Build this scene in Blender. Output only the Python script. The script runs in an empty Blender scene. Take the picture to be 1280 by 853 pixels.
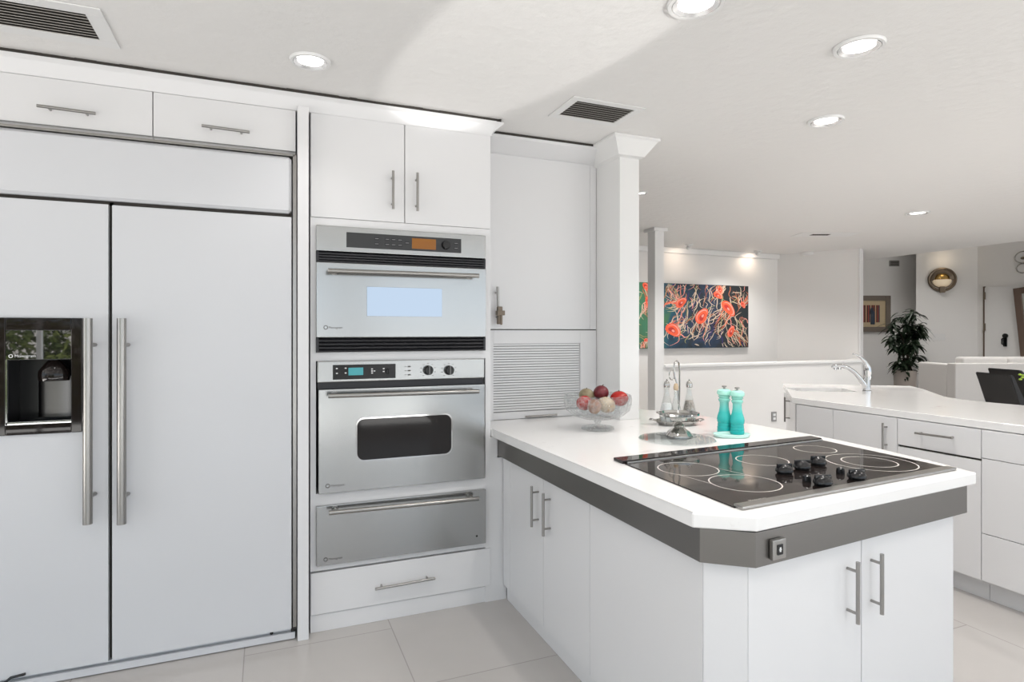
import bpy, bmesh, math, random
from mathutils import Vector, Matrix
random.seed(7)
C = bpy.context.scene.collection
sc = bpy.context.scene

# ------------------------------------------------------------------ camera
H, F, CX, CY = 1.36, 750.0, 640.0, 416.0
TA = 0.41
A = math.atan(TA); CA, SA = math.cos(A), math.sin(A)
cam = bpy.data.cameras.new('camera'); cob = bpy.data.objects.new('camera', cam); C.objects.link(cob)
cob.location = (0, 0, H); cob.rotation_euler = (math.pi/2, 0, -A)
cam.sensor_fit = 'HORIZONTAL'; cam.sensor_width = 36.0; cam.lens = 36.0*F/1280.0
cam.shift_y = -(426.5-CY)/1280.0
cam.clip_start = 0.02; cam.clip_end = 200
sc.camera = cob

# ------------------------------------------------------------------ light
sc.view_settings.view_transform = 'Standard'; sc.view_settings.look = 'None'
sc.view_settings.gamma = 1.0; sc.view_settings.use_curve_mapping = False
sc.view_settings.exposure = -0.06
sc.cycles.transparent_max_bounces = 32
W = bpy.data.worlds.new('daylight'); sc.world = W; W.use_nodes = True
wn = W.node_tree.nodes; wl = W.node_tree.links; wn.clear()
wo = wn.new('ShaderNodeOutputWorld'); wb = wn.new('ShaderNodeBackground')
tc = wn.new('ShaderNodeTexCoord'); sx = wn.new('ShaderNodeSeparateXYZ'); wr = wn.new('ShaderNodeValToRGB')
wl.new(tc.outputs['Generated'], sx.inputs[0]); wl.new(sx.outputs['Z'], wr.inputs[0])
wr.color_ramp.elements[0].position = 0.0; wr.color_ramp.elements[0].color = (.95, .90, .85, 1)
wr.color_ramp.elements[1].position = 0.02; wr.color_ramp.elements[1].color = (.74, .87, 1.0, 1)
wl.new(wr.outputs[0], wb.inputs[0]); wb.inputs[1].default_value = 2.0
wl.new(wb.outputs[0], wo.inputs[0])
WINDOWS = [(-3.9, 0.9, .08, 2.3), (1.1, 4.2, .08, 2.3), (4.6, 8.6, .12, 2.3), (9.2, 13.8, .12, 2.6)]
YR = -2.4
for (x0, x1, z0, z1) in WINDOWS:
    l = bpy.data.lights.new('window_portal', 'AREA'); l.shape = 'RECTANGLE'; l.size = x1-x0; l.size_y = z1-z0
    l.cycles.is_portal = True
    o = bpy.data.objects.new('window_portal', l); C.objects.link(o)
    o.location = ((x0+x1)/2, YR-.12, (z0+z1)/2); o.rotation_euler = (math.pi/2, 0, 0)

l = bpy.data.lights.new('window_portal', 'AREA'); l.shape = 'RECTANGLE'; l.size = 2.2; l.size_y = 3.8; l.cycles.is_portal = True  # sampling portal of the added left window
o = bpy.data.objects.new('window_portal', l); C.objects.link(o); o.location = (-4.22, .1, 1.19); o.rotation_euler = (0, -math.pi/2, 0)
l = bpy.data.lights.new('upward_fill', 'AREA'); l.shape = 'RECTANGLE'; l.size = 2.0; l.size_y = 4.5; l.energy = 300; l.color = (1, .97, .93)  # added upward lamp outside the left opening, lifting the room light
o = bpy.data.objects.new('upward_fill', l); C.objects.link(o); o.location = (-5.5, .1, .02); o.rotation_euler = (math.pi, 0, 0)
# added upward area lamps that brighten the ceiling in place of terrace bounce
for (x0, x1, pw) in ((-5, 4.4, 340), (4.4, 14, 800)):
    l = bpy.data.lights.new('upward_fill', 'AREA'); l.shape = 'RECTANGLE'; l.size = x1-x0; l.size_y = 2.2; l.energy = pw; l.color = (1, .97, .93)
    o = bpy.data.objects.new('upward_fill', l); C.objects.link(o); o.location = ((x0+x1)/2, -3.8, .02); o.rotation_euler = (math.pi, 0, 0)

# sun glinting off the water outside, thrown up on to the kitchen ceiling
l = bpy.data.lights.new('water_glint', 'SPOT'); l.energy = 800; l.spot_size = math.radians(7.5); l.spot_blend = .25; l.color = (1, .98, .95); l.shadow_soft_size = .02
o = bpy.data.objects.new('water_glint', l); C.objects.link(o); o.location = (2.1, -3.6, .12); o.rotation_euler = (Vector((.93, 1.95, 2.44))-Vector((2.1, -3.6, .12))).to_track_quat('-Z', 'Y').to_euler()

# ------------------------------------------------------------------ pixel measure -> place
def ray(x, y):
    u = (x-CX)/F; v = -(y-CY)/F
    return Vector((u*CA+SA, -u*SA+CA, v))
def onz(x, y, z):
    r = ray(x, y); k = (z-H)/r.z; return Vector((r.x*k, r.y*k, z))
def ony(x, y, Y):
    r = ray(x, y); k = Y/r.y; return Vector((r.x*k, Y, H+r.z*k))
def onx(x, y, X):
    r = ray(x, y); k = X/r.x; return Vector((X, r.y*k, H+r.z*k))
def ond(x, y, d):
    r = ray(x, y); return Vector((r.x*d, r.y*d, H+r.z*d))
def dep(p): return p.x*SA+p.y*CA
def onp(x, y, p0, n):
    o = Vector((0, 0, H)); r = ray(x, y); k = (Vector(p0)-o).dot(n)/r.dot(n); return o+r*k
RIGHT = Vector((CA, -SA, 0)); FWD = Vector((SA, CA, 0)); UP = Vector((0, 0, 1))

# ------------------------------------------------------------------ materials
def mat(name, col, rough=.5, metal=0.0, trans=0.0, ior=1.45, coat=0.0, emit=None, es=0.0, spec=.5, aniso=0.0):
    m = bpy.data.materials.new(name); m.use_nodes = True
    b = m.node_tree.nodes['Principled BSDF']
    b.inputs['Base Color'].default_value = (*col, 1); b.inputs['Roughness'].default_value = rough
    b.inputs['Metallic'].default_value = metal; b.inputs['Transmission Weight'].default_value = trans
    b.inputs['IOR'].default_value = ior; b.inputs['Coat Weight'].default_value = coat
    b.inputs['Coat Roughness'].default_value = .05
    b.inputs['Specular IOR Level'].default_value = spec; b.inputs['Anisotropic'].default_value = aniso
    if emit: b.inputs['Emission Color'].default_value = (*emit, 1); b.inputs['Emission Strength'].default_value = es
    return m
def nodes(m): return m.node_tree.nodes, m.node_tree.links, m.node_tree.nodes['Principled BSDF']
def noise_bump(m, scale, strength, dist=.002, stretch=None, detail=3, colvar=None):
    N, L, b = nodes(m)
    t = N.new('ShaderNodeTexCoord'); mp = N.new('ShaderNodeMapping'); nz = N.new('ShaderNodeTexNoise')
    L.new(t.outputs['Object'], mp.inputs[0]); L.new(mp.outputs[0], nz.inputs['Vector'])
    if stretch: mp.inputs['Scale'].default_value = stretch
    nz.inputs['Scale'].default_value = scale; nz.inputs['Detail'].default_value = detail
    if strength:
        bp = N.new('ShaderNodeBump'); bp.inputs['Strength'].default_value = strength; bp.inputs['Distance'].default_value = dist
        L.new(nz.outputs['Fac'], bp.inputs['Height']); L.new(bp.outputs[0], b.inputs['Normal'])
    if colvar:
        r = N.new('ShaderNodeValToRGB'); r.color_ramp.elements[0].position = .35; r.color_ramp.elements[1].position = .65
        r.color_ramp.elements[0].color = (*colvar[0], 1); r.color_ramp.elements[1].color = (*colvar[1], 1)
        L.new(nz.outputs['Fac'], r.inputs[0]); L.new(r.outputs[0], b.inputs['Base Color'])
    return m
M = {}
M['wall'] = noise_bump(mat('white_wall_paint', (.80, .79, .775), .6), 60, .05)
M['ceil'] = noise_bump(mat('ceiling_texture_paint', (.80, .79, .775), .7), 16, .7, .006, detail=8)
M['trim'] = mat('white_trim_paint', (.78, .78, .775), .35)
M['cab'] = mat('white_cabinet_lacquer', (.74, .74, .75), .28)
M['cabin'] = mat('cabinet_carcass', (.70, .70, .70), .5)
M['seam'] = mat('gap_shade_and_seal', (.05, .045, .04), .9)  # dark colour for shade in gaps and vent ducts, and the door seal
M['fridge'] = mat('white_fridge_panel', (.64, .65, .675), .3)
M['steel'] = noise_bump(mat('brushed_steel', (.42, .425, .42), .22, 1.0), 3, .04, .001, (1, 40, 90))
M['nickel'] = mat('brushed_nickel', (.36, .35, .335), .28, 1.0)
M['band'] = noise_bump(mat('dark_brushed_steel_band', (.225, .215, .205), .34, 1.0), 3, .03, .001, (1, 1, 120))
M['chrome'] = mat('polished_chrome', (.58, .58, .585), .08, 1.0)
M['silver'] = mat('polished_silver', (.50, .49, .47), .1, 1.0)
M['black'] = mat('black_plastic', (.010, .010, .011), .15)
M['blackmatt'] = mat('black_louvre', (.02, .02, .024), .4)
M['charcoal'] = mat('charcoal_panel', (.035, .036, .038), .35)
M['glassblack'] = mat('black_ceramic_glass', (.014, .010, .009), .04, spec=.42)
M['ovenglass'] = mat('dark_oven_glass', (.02, .018, .018), .05, spec=.3)
M['mirrorglass'] = mat('mirrored_oven_glass', (.40, .42, .455), .05, 1.0)
M['ring'] = mat('grey_burner_line', (.55, .53, .50), .4)
M['textw'] = mat('pale_print', (.75, .75, .75), .5)
M['textd'] = mat('dark_print', (.10, .09, .085), .5)
M['amber'] = mat('amber_display', (.22, .08, .01), .2, emit=(1, .38, .03), es=.07)
M['teal_lcd'] = mat('teal_display', (.04, .22, .25), .25, emit=(.10, .55, .60), es=.28)
def thin_glass(name, tint, gl=1.0, cut=False):
    m = bpy.data.materials.new(name); m.use_nodes = True; n = m.node_tree.nodes; k = m.node_tree.links; n.clear()
    o = n.new('ShaderNodeOutputMaterial'); mx_ = n.new('ShaderNodeMixShader'); t = n.new('ShaderNodeBsdfTransparent'); g = n.new('ShaderNodeBsdfGlossy'); f = n.new('ShaderNodeLayerWeight'); pw = n.new('ShaderNodeMath'); mm = n.new('ShaderNodeMath')
    pw.operation = 'POWER'; pw.inputs[1].default_value = 4.0; mm.operation = 'MULTIPLY_ADD'; mm.inputs[1].default_value = .55*gl; mm.inputs[2].default_value = .05*gl; f.inputs[0].default_value = .5
    t.inputs[0].default_value = (*tint, 1); g.inputs['Roughness'].default_value = .02
    k.new(f.outputs['Facing'], pw.inputs[0]); k.new(pw.outputs[0], mm.inputs[0]); k.new(mm.outputs[0], mx_.inputs[0]); k.new(t.outputs[0], mx_.inputs[1]); k.new(g.outputs[0], mx_.inputs[2]); k.new(mx_.outputs[0], o.inputs[0])
    if cut:
        vo = n.new('ShaderNodeTexVoronoi'); vo.feature = 'DISTANCE_TO_EDGE'; vo.inputs['Scale'].default_value = 42; tc_ = n.new('ShaderNodeTexCoord'); lt = n.new('ShaderNodeMath'); lt.operation = 'LESS_THAN'; lt.inputs[1].default_value = .09
        vn = n.new('ShaderNodeTexVoronoi'); vn.inputs['Scale'].default_value = 42
        df_ = n.new('ShaderNodeBsdfDiffuse'); df_.inputs[0].default_value = (.9, .92, .93, 1); tl_ = n.new('ShaderNodeBsdfTranslucent'); tl_.inputs[0].default_value = (.9, .92, .93, 1); dm = n.new('ShaderNodeMixShader'); m2 = n.new('ShaderNodeMixShader'); ml_ = n.new('ShaderNodeMath'); ml_.operation = 'MULTIPLY'; ml_.inputs[1].default_value = .17
        k.new(tc_.outputs['Object'], vo.inputs['Vector']); k.new(vo.outputs['Distance'], lt.inputs[0]); k.new(lt.outputs[0], ml_.inputs[0]); k.new(ml_.outputs[0], m2.inputs[0])
        k.new(df_.outputs[0], dm.inputs[1]); k.new(tl_.outputs[0], dm.inputs[2]); k.new(mx_.outputs[0], m2.inputs[1]); k.new(dm.outputs[0], m2.inputs[2]); k.new(m2.outputs[0], o.inputs[0])
        bp_ = n.new('ShaderNodeBump'); bp_.inputs['Strength'].default_value = 1.0; bp_.inputs['Distance'].default_value = .012; k.new(tc_.outputs['Object'], vn.inputs['Vector']); k.new(vn.outputs['Distance'], bp_.inputs['Height']); k.new(bp_.outputs[0], g.inputs['Normal'])
    return m
M['disc'] = thin_glass('clear_plate_glass', (.90, .92, .92)); M['glass'] = thin_glass('clear_bottle_glass', (.96, .97, .97), 1.2)
M['crystal'] = thin_glass('cut_crystal', (.92, .93, .93), .9, True)
M['lens'] = mat('lit_lamp_lens', (1, 1, 1), .4, emit=(1, .97, .93), es=4.0)
M['reflector'] = mat('lamp_reflector', (.9, .9, .9), .15, .6)
M['terra'] = noise_bump(mat('potato_skin', (.42, .27, .20), .6), 20, .2, colvar=((.27, .13, .085), (.42, .26, .18)))
M['onion'] = noise_bump(mat('pale_onion_skin', (.68, .56, .42), .35), 9, 0, colvar=((.60, .50, .36), (.45, .30, .18)))
M['mango'] = noise_bump(mat('brown_green_pear_skin', (.40, .36, .24), .5), 30, 0, colvar=((.30, .27, .17), (.22, .17, .10)))
M['redskin'] = noise_bump(mat('red_onion_skin', (.22, .03, .04), .3), 12, 0, colvar=((.16, .018, .026), (.09, .012, .018)))
M['tomato'] = noise_bump(mat('red_apple_skin', (.55, .03, .02), .25), 8, 0, colvar=((.42, .018, .012), (.28, .01, .008)))
M['stemw'] = mat('dry_stem', (.06, .04, .025), .8)
M['salt'] = mat('white_salt', (.85, .85, .85), .8)
M['pepper'] = noise_bump(mat('ground_pepper', (.30, .26, .23), .9), 200, .3, colvar=((.2, .17, .15), (.45, .4, .36)))
M['tray'] = mat('pale_mint_stoneware', (.55, .80, .74), .2)
M['leaf'] = mat('dark_green_leaf', (.011, .024, .010), .45)
M['leaf2'] = mat('young_leaf', (.45, .62, .08), .5)
M['soil'] = mat('soil', (.05, .035, .025), .9)
M['pot'] = mat('grey_ceramic_pot', (.42, .38, .35), .5)
M['sofa'] = noise_bump(mat('white_sofa_fabric', (.74, .72, .70), .85), 150, .1)
M['leather'] = mat('black_leather', (.022, .021, .021), .45)
M['wood'] = noise_bump(mat('dark_wood_frame', (.13, .09, .07), .5), 6, .1, stretch=(1, 1, 12))
M['taupe'] = mat('taupe_frame', (.17, .14, .115), .5)
M['goldmat'] = mat('cream_gold_mount', (.52, .42, .27), .6)
M['bronze'] = mat('bronze_metal', (.20, .16, .12), .35, 1.0)
M['gold'] = mat('gold_metal', (.65, .42, .14), .2, 1.0)
M['sconceglass'] = mat('warm_sconce_glass', (.80, .70, .56), .3, emit=(1, .78, .5), es=.25)
M['mirror'] = mat('mirror_glass', (.85, .85, .85), .02, 1.0)
M['lock'] = mat('bronze_plastic', (.20, .16, .12), .4, .3)
M['hedge'] = noise_bump(mat('hedge_leaf', (.10, .16, .03), .6), 3, 0, colvar=((.03, .06, .015), (.30, .34, .10)))
M['patio'] = mat('pale_patio_stone', (.6, .57, .53), .8)
# teal mill gradient (glaze that deepens towards the foot)
m = M['mill'] = mat('teal_glaze', (.1, .5, .48), .15)
N, L, b = nodes(m); t = N.new('ShaderNodeTexCoord'); s = N.new('ShaderNodeSeparateXYZ'); r = N.new('ShaderNodeValToRGB'); d = N.new('ShaderNodeMath')
d.operation = 'DIVIDE'; d.inputs[1].default_value = .22
L.new(t.outputs['Object'], s.inputs[0]); L.new(s.outputs['Z'], d.inputs[0]); L.new(d.outputs[0], r.inputs[0]); L.new(r.outputs[0], b.inputs['Base Color'])
r.color_ramp.elements[0].position = .05; r.color_ramp.elements[0].color = (.012, .40, .40, 1)
r.color_ramp.elements[1].position = .85; r.color_ramp.elements[1].color = (.42, .80, .69, 1)
e = r.color_ramp.elements.new(.45); e.color = (.05, .52, .49, 1)
# quartz
m = M['quartz'] = mat('white_quartz', (.83, .825, .82), .14)
N, L, b = nodes(m); t = N.new('ShaderNodeTexCoord'); n1 = N.new('ShaderNodeTexNoise'); r = N.new('ShaderNodeValToRGB')
n1.inputs['Scale'].default_value = 5; n1.inputs['Detail'].default_value = 12; n1.inputs['Roughness'].default_value = .75
n1.inputs['Distortion'].default_value = .6
L.new(t.outputs['Object'], n1.inputs['Vector']); L.new(n1.outputs['Fac'], r.inputs[0]); L.new(r.outputs[0], b.inputs['Base Color'])
r.color_ramp.elements[0].position = .27; r.color_ramp.elements[0].color = (.60, .56, .545, 1)
r.color_ramp.elements[1].position = .40; r.color_ramp.elements[1].color = (.83, .825, .82, 1)
# floor tiles
m = M['floor'] = mat('porcelain_tile', (.5, .48, .46), .22)
N, L, b = nodes(m); t = N.new('ShaderNodeTexCoord'); mp = N.new('ShaderNodeMapping'); br = N.new('ShaderNodeTexBrick'); nz = N.new('ShaderNodeTexNoise')
mp.inputs['Location'].default_value = (-2.27+9.8, .085+6.2, 0); mp.inputs['Rotation'].default_value = (0, 0, 0)
sep = N.new('ShaderNodeSeparateXYZ'); com = N.new('ShaderNodeCombineXYZ')
L.new(t.outputs['Object'], sep.inputs[0]); L.new(sep.outputs['Y'], com.inputs['X']); L.new(sep.outputs['X'], com.inputs['Y'])
L.new(com.outputs[0], mp.inputs[0]); L.new(mp.outputs[0], br.inputs['Vector'])
br.inputs['Scale'].default_value = 1; br.inputs['Brick Width'].default_value = .98; br.inputs['Row Height'].default_value = .62
br.inputs['Mortar Size'].default_value = .0025; br.offset = .5; br.inputs['Mortar Smooth'].default_value = .1
br.inputs['Color1'].default_value = (.52, .497, .48, 1); br.inputs['Color2'].default_value = (.54, .517, .50, 1); br.inputs['Mortar'].default_value = (.38, .36, .345, 1)
nz.inputs['Scale'].default_value = 2.5; nz.inputs['Detail'].default_value = 4; L.new(t.outputs['Object'], nz.inputs['Vector'])
mx = N.new('ShaderNodeMix'); mx.data_type = 'RGBA'; mx.blend_type = 'MULTIPLY'; mx.inputs[0].default_value = .12
L.new(br.outputs['Color'], mx.inputs[6]); L.new(nz.outputs['Fac'], mx.inputs[7]); L.new(mx.outputs[2], b.inputs['Base Color'])
# painting ground
m = M['paint'] = mat('painted_ground', (.03, .08, .08), .45)
N, L, b = nodes(m); t = N.new('ShaderNodeTexCoord'); s = N.new('ShaderNodeSeparateXYZ'); r = N.new('ShaderNodeValToRGB'); nz = N.new('ShaderNodeTexNoise'); ad = N.new('ShaderNodeMath'); ml = N.new('ShaderNodeMath')
nz.inputs['Scale'].default_value = 3.5; nz.inputs['Detail'].default_value = 5; nz.inputs['Distortion'].default_value = 1.2
L.new(t.outputs['Object'], nz.inputs['Vector']); L.new(t.outputs['Object'], s.inputs[0])
ml.operation = 'MULTIPLY_ADD'; ml.inputs[1].default_value = .62; ml.inputs[2].default_value = -.12
L.new(s.outputs['X'], ml.inputs[0]); ad.operation = 'ADD'; L.new(ml.outputs[0], ad.inputs[0])
ms = N.new('ShaderNodeMath'); ms.operation = 'MULTIPLY_ADD'; ms.inputs[1].default_value = .6; ms.inputs[2].default_value = 0
L.new(nz.outputs['Fac'], ms.inputs[0]); L.new(ms.outputs[0], ad.inputs[1]); L.new(ad.outputs[0], r.inputs[0]); L.new(r.outputs[0], b.inputs['Base Color'])
r.color_ramp.elements[0].position = .0; r.color_ramp.elements[0].color = (.03, .20, .12, 1)
r.color_ramp.elements[1].position = 1.0; r.color_ramp.elements[1].color = (.012, .018, .022, 1)
for p_, c_ in ((.3, (.05, .15, .07, 1)), (.45, (.012, .09, .13, 1)), (.58, (.01, .035, .07, 1)), (.72, (.01, .02, .03, 1)), (.85, (.012, .035, .085, 1))):
    e = r.color_ramp.elements.new(p_); e.color = c_
PAINTS = [M['paint'], mat('paint_orange', (.82, .11, .04), .4), mat('paint_red', (.50, .025, .02), .4), mat('paint_pink', (.85, .33, .27), .4),
          mat('paint_cream', (.62, .50, .38), .45), mat('paint_rust', (.42, .14, .07), .45), mat('paint_violet', (.05, .02, .14), .45), mat('paint_olive', (.30, .30, .12), .45), mat('canvas_edge', (.10, .10, .10), .7)]

# ------------------------------------------------------------------ mesh helpers
class MB:
    def __init__(s, mx=None): s.bm = bmesh.new(); s.mx = mx; s.bm.faces.layers.int.new('done')
    def _fin(s, n0, mi):
        ly = s.bm.faces.layers.int['done']
        for f in s.bm.faces:
            if f[ly] == 0: f.material_index = mi; f[ly] = 1
    def box(s, x0, x1, y0, y1, z0, z1, bev=0.0, mi=0, seg=2):
        return s.hexa([(x0, y0), (x1, y0), (x1, y1), (x0, y1)], z0, z1, bev, mi, seg)
    def hexa(s, poly, z0, z1, bev=0.0, mi=0, seg=2):
        n0 = len(s.bm.faces)
        area = sum(poly[i][0]*poly[(i+1) % len(poly)][1]-poly[(i+1) % len(poly)][0]*poly[i][1] for i in range(len(poly)))
        if area < 0: poly = poly[::-1]
        b = [s.bm.verts.new((p[0], p[1], z0)) for p in poly]; t = [s.bm.verts.new((p[0], p[1], z1)) for p in poly]
        n = len(poly); fs = [s.bm.faces.new(t), s.bm.faces.new(b[::-1])]
        for i in range(n): fs.append(s.bm.faces.new((b[i], b[(i+1) % n], t[(i+1) % n], t[i])))
        if bev > 0:
            es = list({e for f in fs for e in f.edges})
            bmesh.ops.bevel(s.bm, geom=es, offset=bev, segments=seg, affect='EDGES', profile=.5)
        s._fin(n0, mi); return s
    def obox(s, c, ux, uy, uz, bev=0.0, mi=0, seg=2):
        """box of half-axes ux, uy, uz around c"""
        n0 = len(s.bm.faces); c = Vector(c); ux, uy, uz = Vector(ux), Vector(uy), Vector(uz)
        if ux.cross(uy).dot(uz) < 0: ux = -ux
        V = {}
        for i in (-1, 1):
            for j in (-1, 1):
                for k in (-1, 1): V[i, j, k] = s.bm.verts.new(c+ux*i+uy*j+uz*k)
        fs = []
        for q in ([(-1,-1,-1),(-1,1,-1),(1,1,-1),(1,-1,-1)], [(-1,-1,1),(1,-1,1),(1,1,1),(-1,1,1)], [(-1,-1,-1),(1,-1,-1),(1,-1,1),(-1,-1,1)],
                  [(1,1,-1),(-1,1,-1),(-1,1,1),(1,1,1)], [(-1,1,-1),(-1,-1,-1),(-1,-1,1),(-1,1,1)], [(1,-1,-1),(1,1,-1),(1,1,1),(1,-1,1)]):
            fs.append(s.bm.faces.new([V[x] for x in q]))
        if bev > 0: bmesh.ops.bevel(s.bm, geom=list({e for f in fs for e in f.edges}), offset=bev, segments=seg, affect='EDGES', profile=.5)
        s._fin(n0, mi); return s
    def tube(s, pts, rad, seg=12, mi=0, cap=True, closed=False):
        n0 = len(s.bm.faces); pts = [Vector(p) for p in pts]; n = len(pts)
        rs = rad if isinstance(rad, (list, tuple)) else [rad]*n
        up = None; rings = []
        for i, p in enumerate(pts):
            if closed: t = (pts[(i+1) % n]-pts[i-1]).normalized()
            else: t = (pts[min(i+1, n-1)]-pts[max(i-1, 0)]).normalized()
            if up is None: up = Vector((0, 0, 1)) if abs(t.z) < .9 else Vector((1, 0, 0))
            u = (up-t*up.dot(t))
            if u.length < 1e-5: u = t.orthogonal()
            u.normalize(); v = t.cross(u); up = u
            rings.append([s.bm.verts.new(p+(u*math.cos(2*math.pi*k/seg)+v*math.sin(2*math.pi*k/seg))*rs[i]) for k in range(seg)])
        R = list(range(n-1))+([n-1] if closed else [])
        for i in R:
            a, b2 = rings[i], rings[(i+1) % n]
            for k in range(seg): s.bm.faces.new((a[k], a[(k+1) % seg], b2[(k+1) % seg], b2[k]))
        if cap and not closed: s.bm.faces.new(rings[0][::-1]); s.bm.faces.new(rings[-1])
        s._fin(n0, mi); return s
    def lathe(s, c, prof, seg=32, mi=0, axis=None, fn=None, close=False):
        """profile of (r, h) turned round the axis through c"""
        n0 = len(s.bm.faces); c = Vector(c)
        az = Vector(axis).normalized() if axis else Vector((0, 0, 1))
        ax = az.orthogonal().normalized() if axis else Vector((1, 0, 0)); ay = az.cross(ax)
        rings = []
        for i, (r, h) in enumerate(prof):
            if r < 1e-6: rings.append([s.bm.verts.new(c+az*h)]*seg); continue
            ring = []
            for k in range(seg):
                a = 2*math.pi*k/seg; rr = fn(r, h, a, i) if fn else r
                ring.append(s.bm.verts.new(c+(ax*math.cos(a)+ay*math.sin(a))*rr+az*h))
            rings.append(ring)
        for i in range(len(rings)-1+(1 if close else 0)):
            a, b2 = rings[i], rings[(i+1) % len(rings)]
            for k in range(seg):
                vs = []
                for v in (a[k], a[(k+1) % seg], b2[(k+1) % seg], b2[k]):
                    if v not in vs: vs.append(v)
                if len(vs) > 2:
                    try: s.bm.faces.new(vs)
                    except ValueError: pass
        s._fin(n0, mi); return s
    def ball(s, c, rx, ry, rz, mi=0, seg=20, rot=None):
        n0 = len(s.bm.faces); mtx = Matrix.Translation(Vector(c))
        if rot: mtx = mtx @ Matrix.Rotation(rot[0], 4, 'X') @ Matrix.Rotation(rot[1], 4, 'Y')
        mtx = mtx @ Matrix.Diagonal((rx, ry, rz, 1))
        bmesh.ops.create_uvsphere(s.bm, u_segments=seg, v_segments=seg//2+2, radius=1, matrix=mtx)
        s._fin(n0, mi); return s
    def face(s, pts, mi=0):
        n0 = len(s.bm.faces); s.bm.faces.new([s.bm.verts.new(p) for p in pts]); s._fin(n0, mi); return s
    def build(s, name, mats, parent=None, origin=None, ang=35, recalc=True):
        if s.mx is not None: s.bm.transform(s.mx)
        if recalc: bmesh.ops.recalc_face_normals(s.bm, faces=s.bm.faces)
        me = bpy.data.meshes.new(name)
        if origin is None and parent is None:
            xs = [v.co for v in s.bm.verts]
            origin = Vector(((min(p.x for p in xs)+max(p.x for p in xs))/2, (min(p.y for p in xs)+max(p.y for p in xs))/2, min(p.z for p in xs)))
        if origin is None: origin = Vector((0, 0, 0)); off = wloc(parent)
        else: origin = Vector(origin); off = origin
        s.bm.faces.layers.int.remove(s.bm.faces.layers.int['done']); s.bm.transform(Matrix.Translation(-off)); s.bm.to_mesh(me); s.bm.free()
        for f in me.polygons: f.use_smooth = True
        me.set_sharp_from_angle(angle=math.radians(ang))
        for mm in (mats if isinstance(mats, (list, tuple)) else [mats]): me.materials.append(mm)
        o = bpy.data.objects.new(name, me); C.objects.link(o)
        if len(me.polygons) < 6000:
            wn_ = o.modifiers.new('weighted_normal', 'WEIGHTED_NORMAL'); wn_.keep_sharp = True; wn_.weight = 80
        if parent: o.parent = parent; o.location = off-wloc(parent)
        else: o.location = off
        return o
def wloc(o):
    v = Vector((0, 0, 0))
    while o: v += o.location; o = o.parent
    return v
def thing(name, loc, label, cat, group=None):
    o = bpy.data.objects.new(name, None); C.objects.link(o); o.location = loc; o.empty_display_size = .05
    return tag(o, label, cat, group)
def tag(o, label, cat, group=None, kind=None):
    o['label'] = label; o['category'] = cat
    if group: o['group'] = group
    if kind: o['kind'] = kind
    return o
def struct(o, label=None):
    o['kind'] = 'structure'
    return o
def text(name, s, size, loc, mx, mat_, parent, ext=.0004, label=None):
    cu = bpy.data.curves.new(name, 'FONT'); cu.body = s; cu.size = size; cu.extrude = ext; cu.align_x = 'LEFT'
    tmp = bpy.data.objects.new(name, cu); C.objects.link(tmp)
    me = bpy.data.meshes.new_from_object(tmp.evaluated_get(bpy.context.evaluated_depsgraph_get()))
    bpy.data.objects.remove(tmp); bpy.data.curves.remove(cu)
    me.transform(Matrix.Translation(Vector(loc)-wloc(parent)) @ mx); me.materials.clear(); me.materials.append(mat_)
    o = bpy.data.objects.new(name, me); C.objects.link(o); o.parent = parent
    if label: o['label'] = label
    return o
FRONT = Matrix.Rotation(math.pi/2, 4, 'X')          # text facing -Y, reading along +X
def pull(parent, p0, p1, n, r=.006, st=.034, inset=.16, pr=.0045, m='nickel', name='handle'):
    """bar pull: p0, p1 are the bar's two ends, n the outward normal of the face it is screwed to"""
    p0, p1, n = Vector(p0), Vector(p1), Vector(n).normalized(); b = MB()
    b.tube([p0, p1], r, 14)
    for k in (inset, 1-inset):
        q = p0.lerp(p1, k); b.tube([q, q-n*st], pr, 10)
    return b.build(name, M[m], parent)
def slab(parent, x0, x1, z0, z1, yf, th=.02, m='cab', name='door', g=.0015, bev=.0025):
    return MB().box(x0+g, x1-g, yf, yf+th, z0+g, z1-g, bev).build(name, M[m], parent)

# ================================================================== THE ROOM
ZC = .873; CEIL = 2.44
struct(MB().box(-4.2, 15, -2.4, 11.2, -.1, 0).build('floor', M['floor'], origin=(0, 0, 0)))
struct(MB().box(-4.2, 8.2, -2.4, 6.7, CEIL, CEIL+.12).build('ceiling', M['ceil'], origin=(0, 0, CEIL)))
b = MB(); b.box(8.2, 15, -2.4, 11.2, 3.5, 3.6); b.box(-2.3, 8.2, 6.7, 11.2, 3.5, 3.6); b.box(8.2, 8.25, -2.4, 6.75, CEIL, 3.5); b.box(-2.3, 8.2, 6.7, 6.75, CEIL, 3.5)
struct(b.build('ceiling_living', M['ceil'], origin=(8.2, 0, 3.5)))
LW = (-1.8, 2.0, .08, 2.3)  # left window added to light the peninsula side and sink cabinet fronts
b = MB(); b.box(-4.2, -4.1, -2.4, LW[0], 0, CEIL); b.box(-4.2, -4.1, LW[1], 3.55, 0, CEIL); b.box(-4.2, -4.1, LW[0], LW[1], 0, LW[2]); b.box(-4.2, -4.1, LW[0], LW[1], LW[3], CEIL)
struct(b.build('wall_left', M['wall']))
b = MB()
for y_ in (LW[0], LW[0]/2+LW[1]/2-.022, LW[1]-.045): b.box(-4.18, -4.12, y_, y_+.045, LW[2], LW[3])
b.box(-4.18, -4.12, LW[0], LW[1], LW[2], LW[2]+.045); b.box(-4.18, -4.12, LW[0], LW[1], LW[3]-.045, LW[3]); struct(b.build('window_5', M['trim']))
struct(MB().box(-4.2, 1.92, 3.55, 3.65, 0, CEIL).build('wall_back', M['wall']))
b = MB(); xs = -4.2; ztop = 3.5
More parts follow.
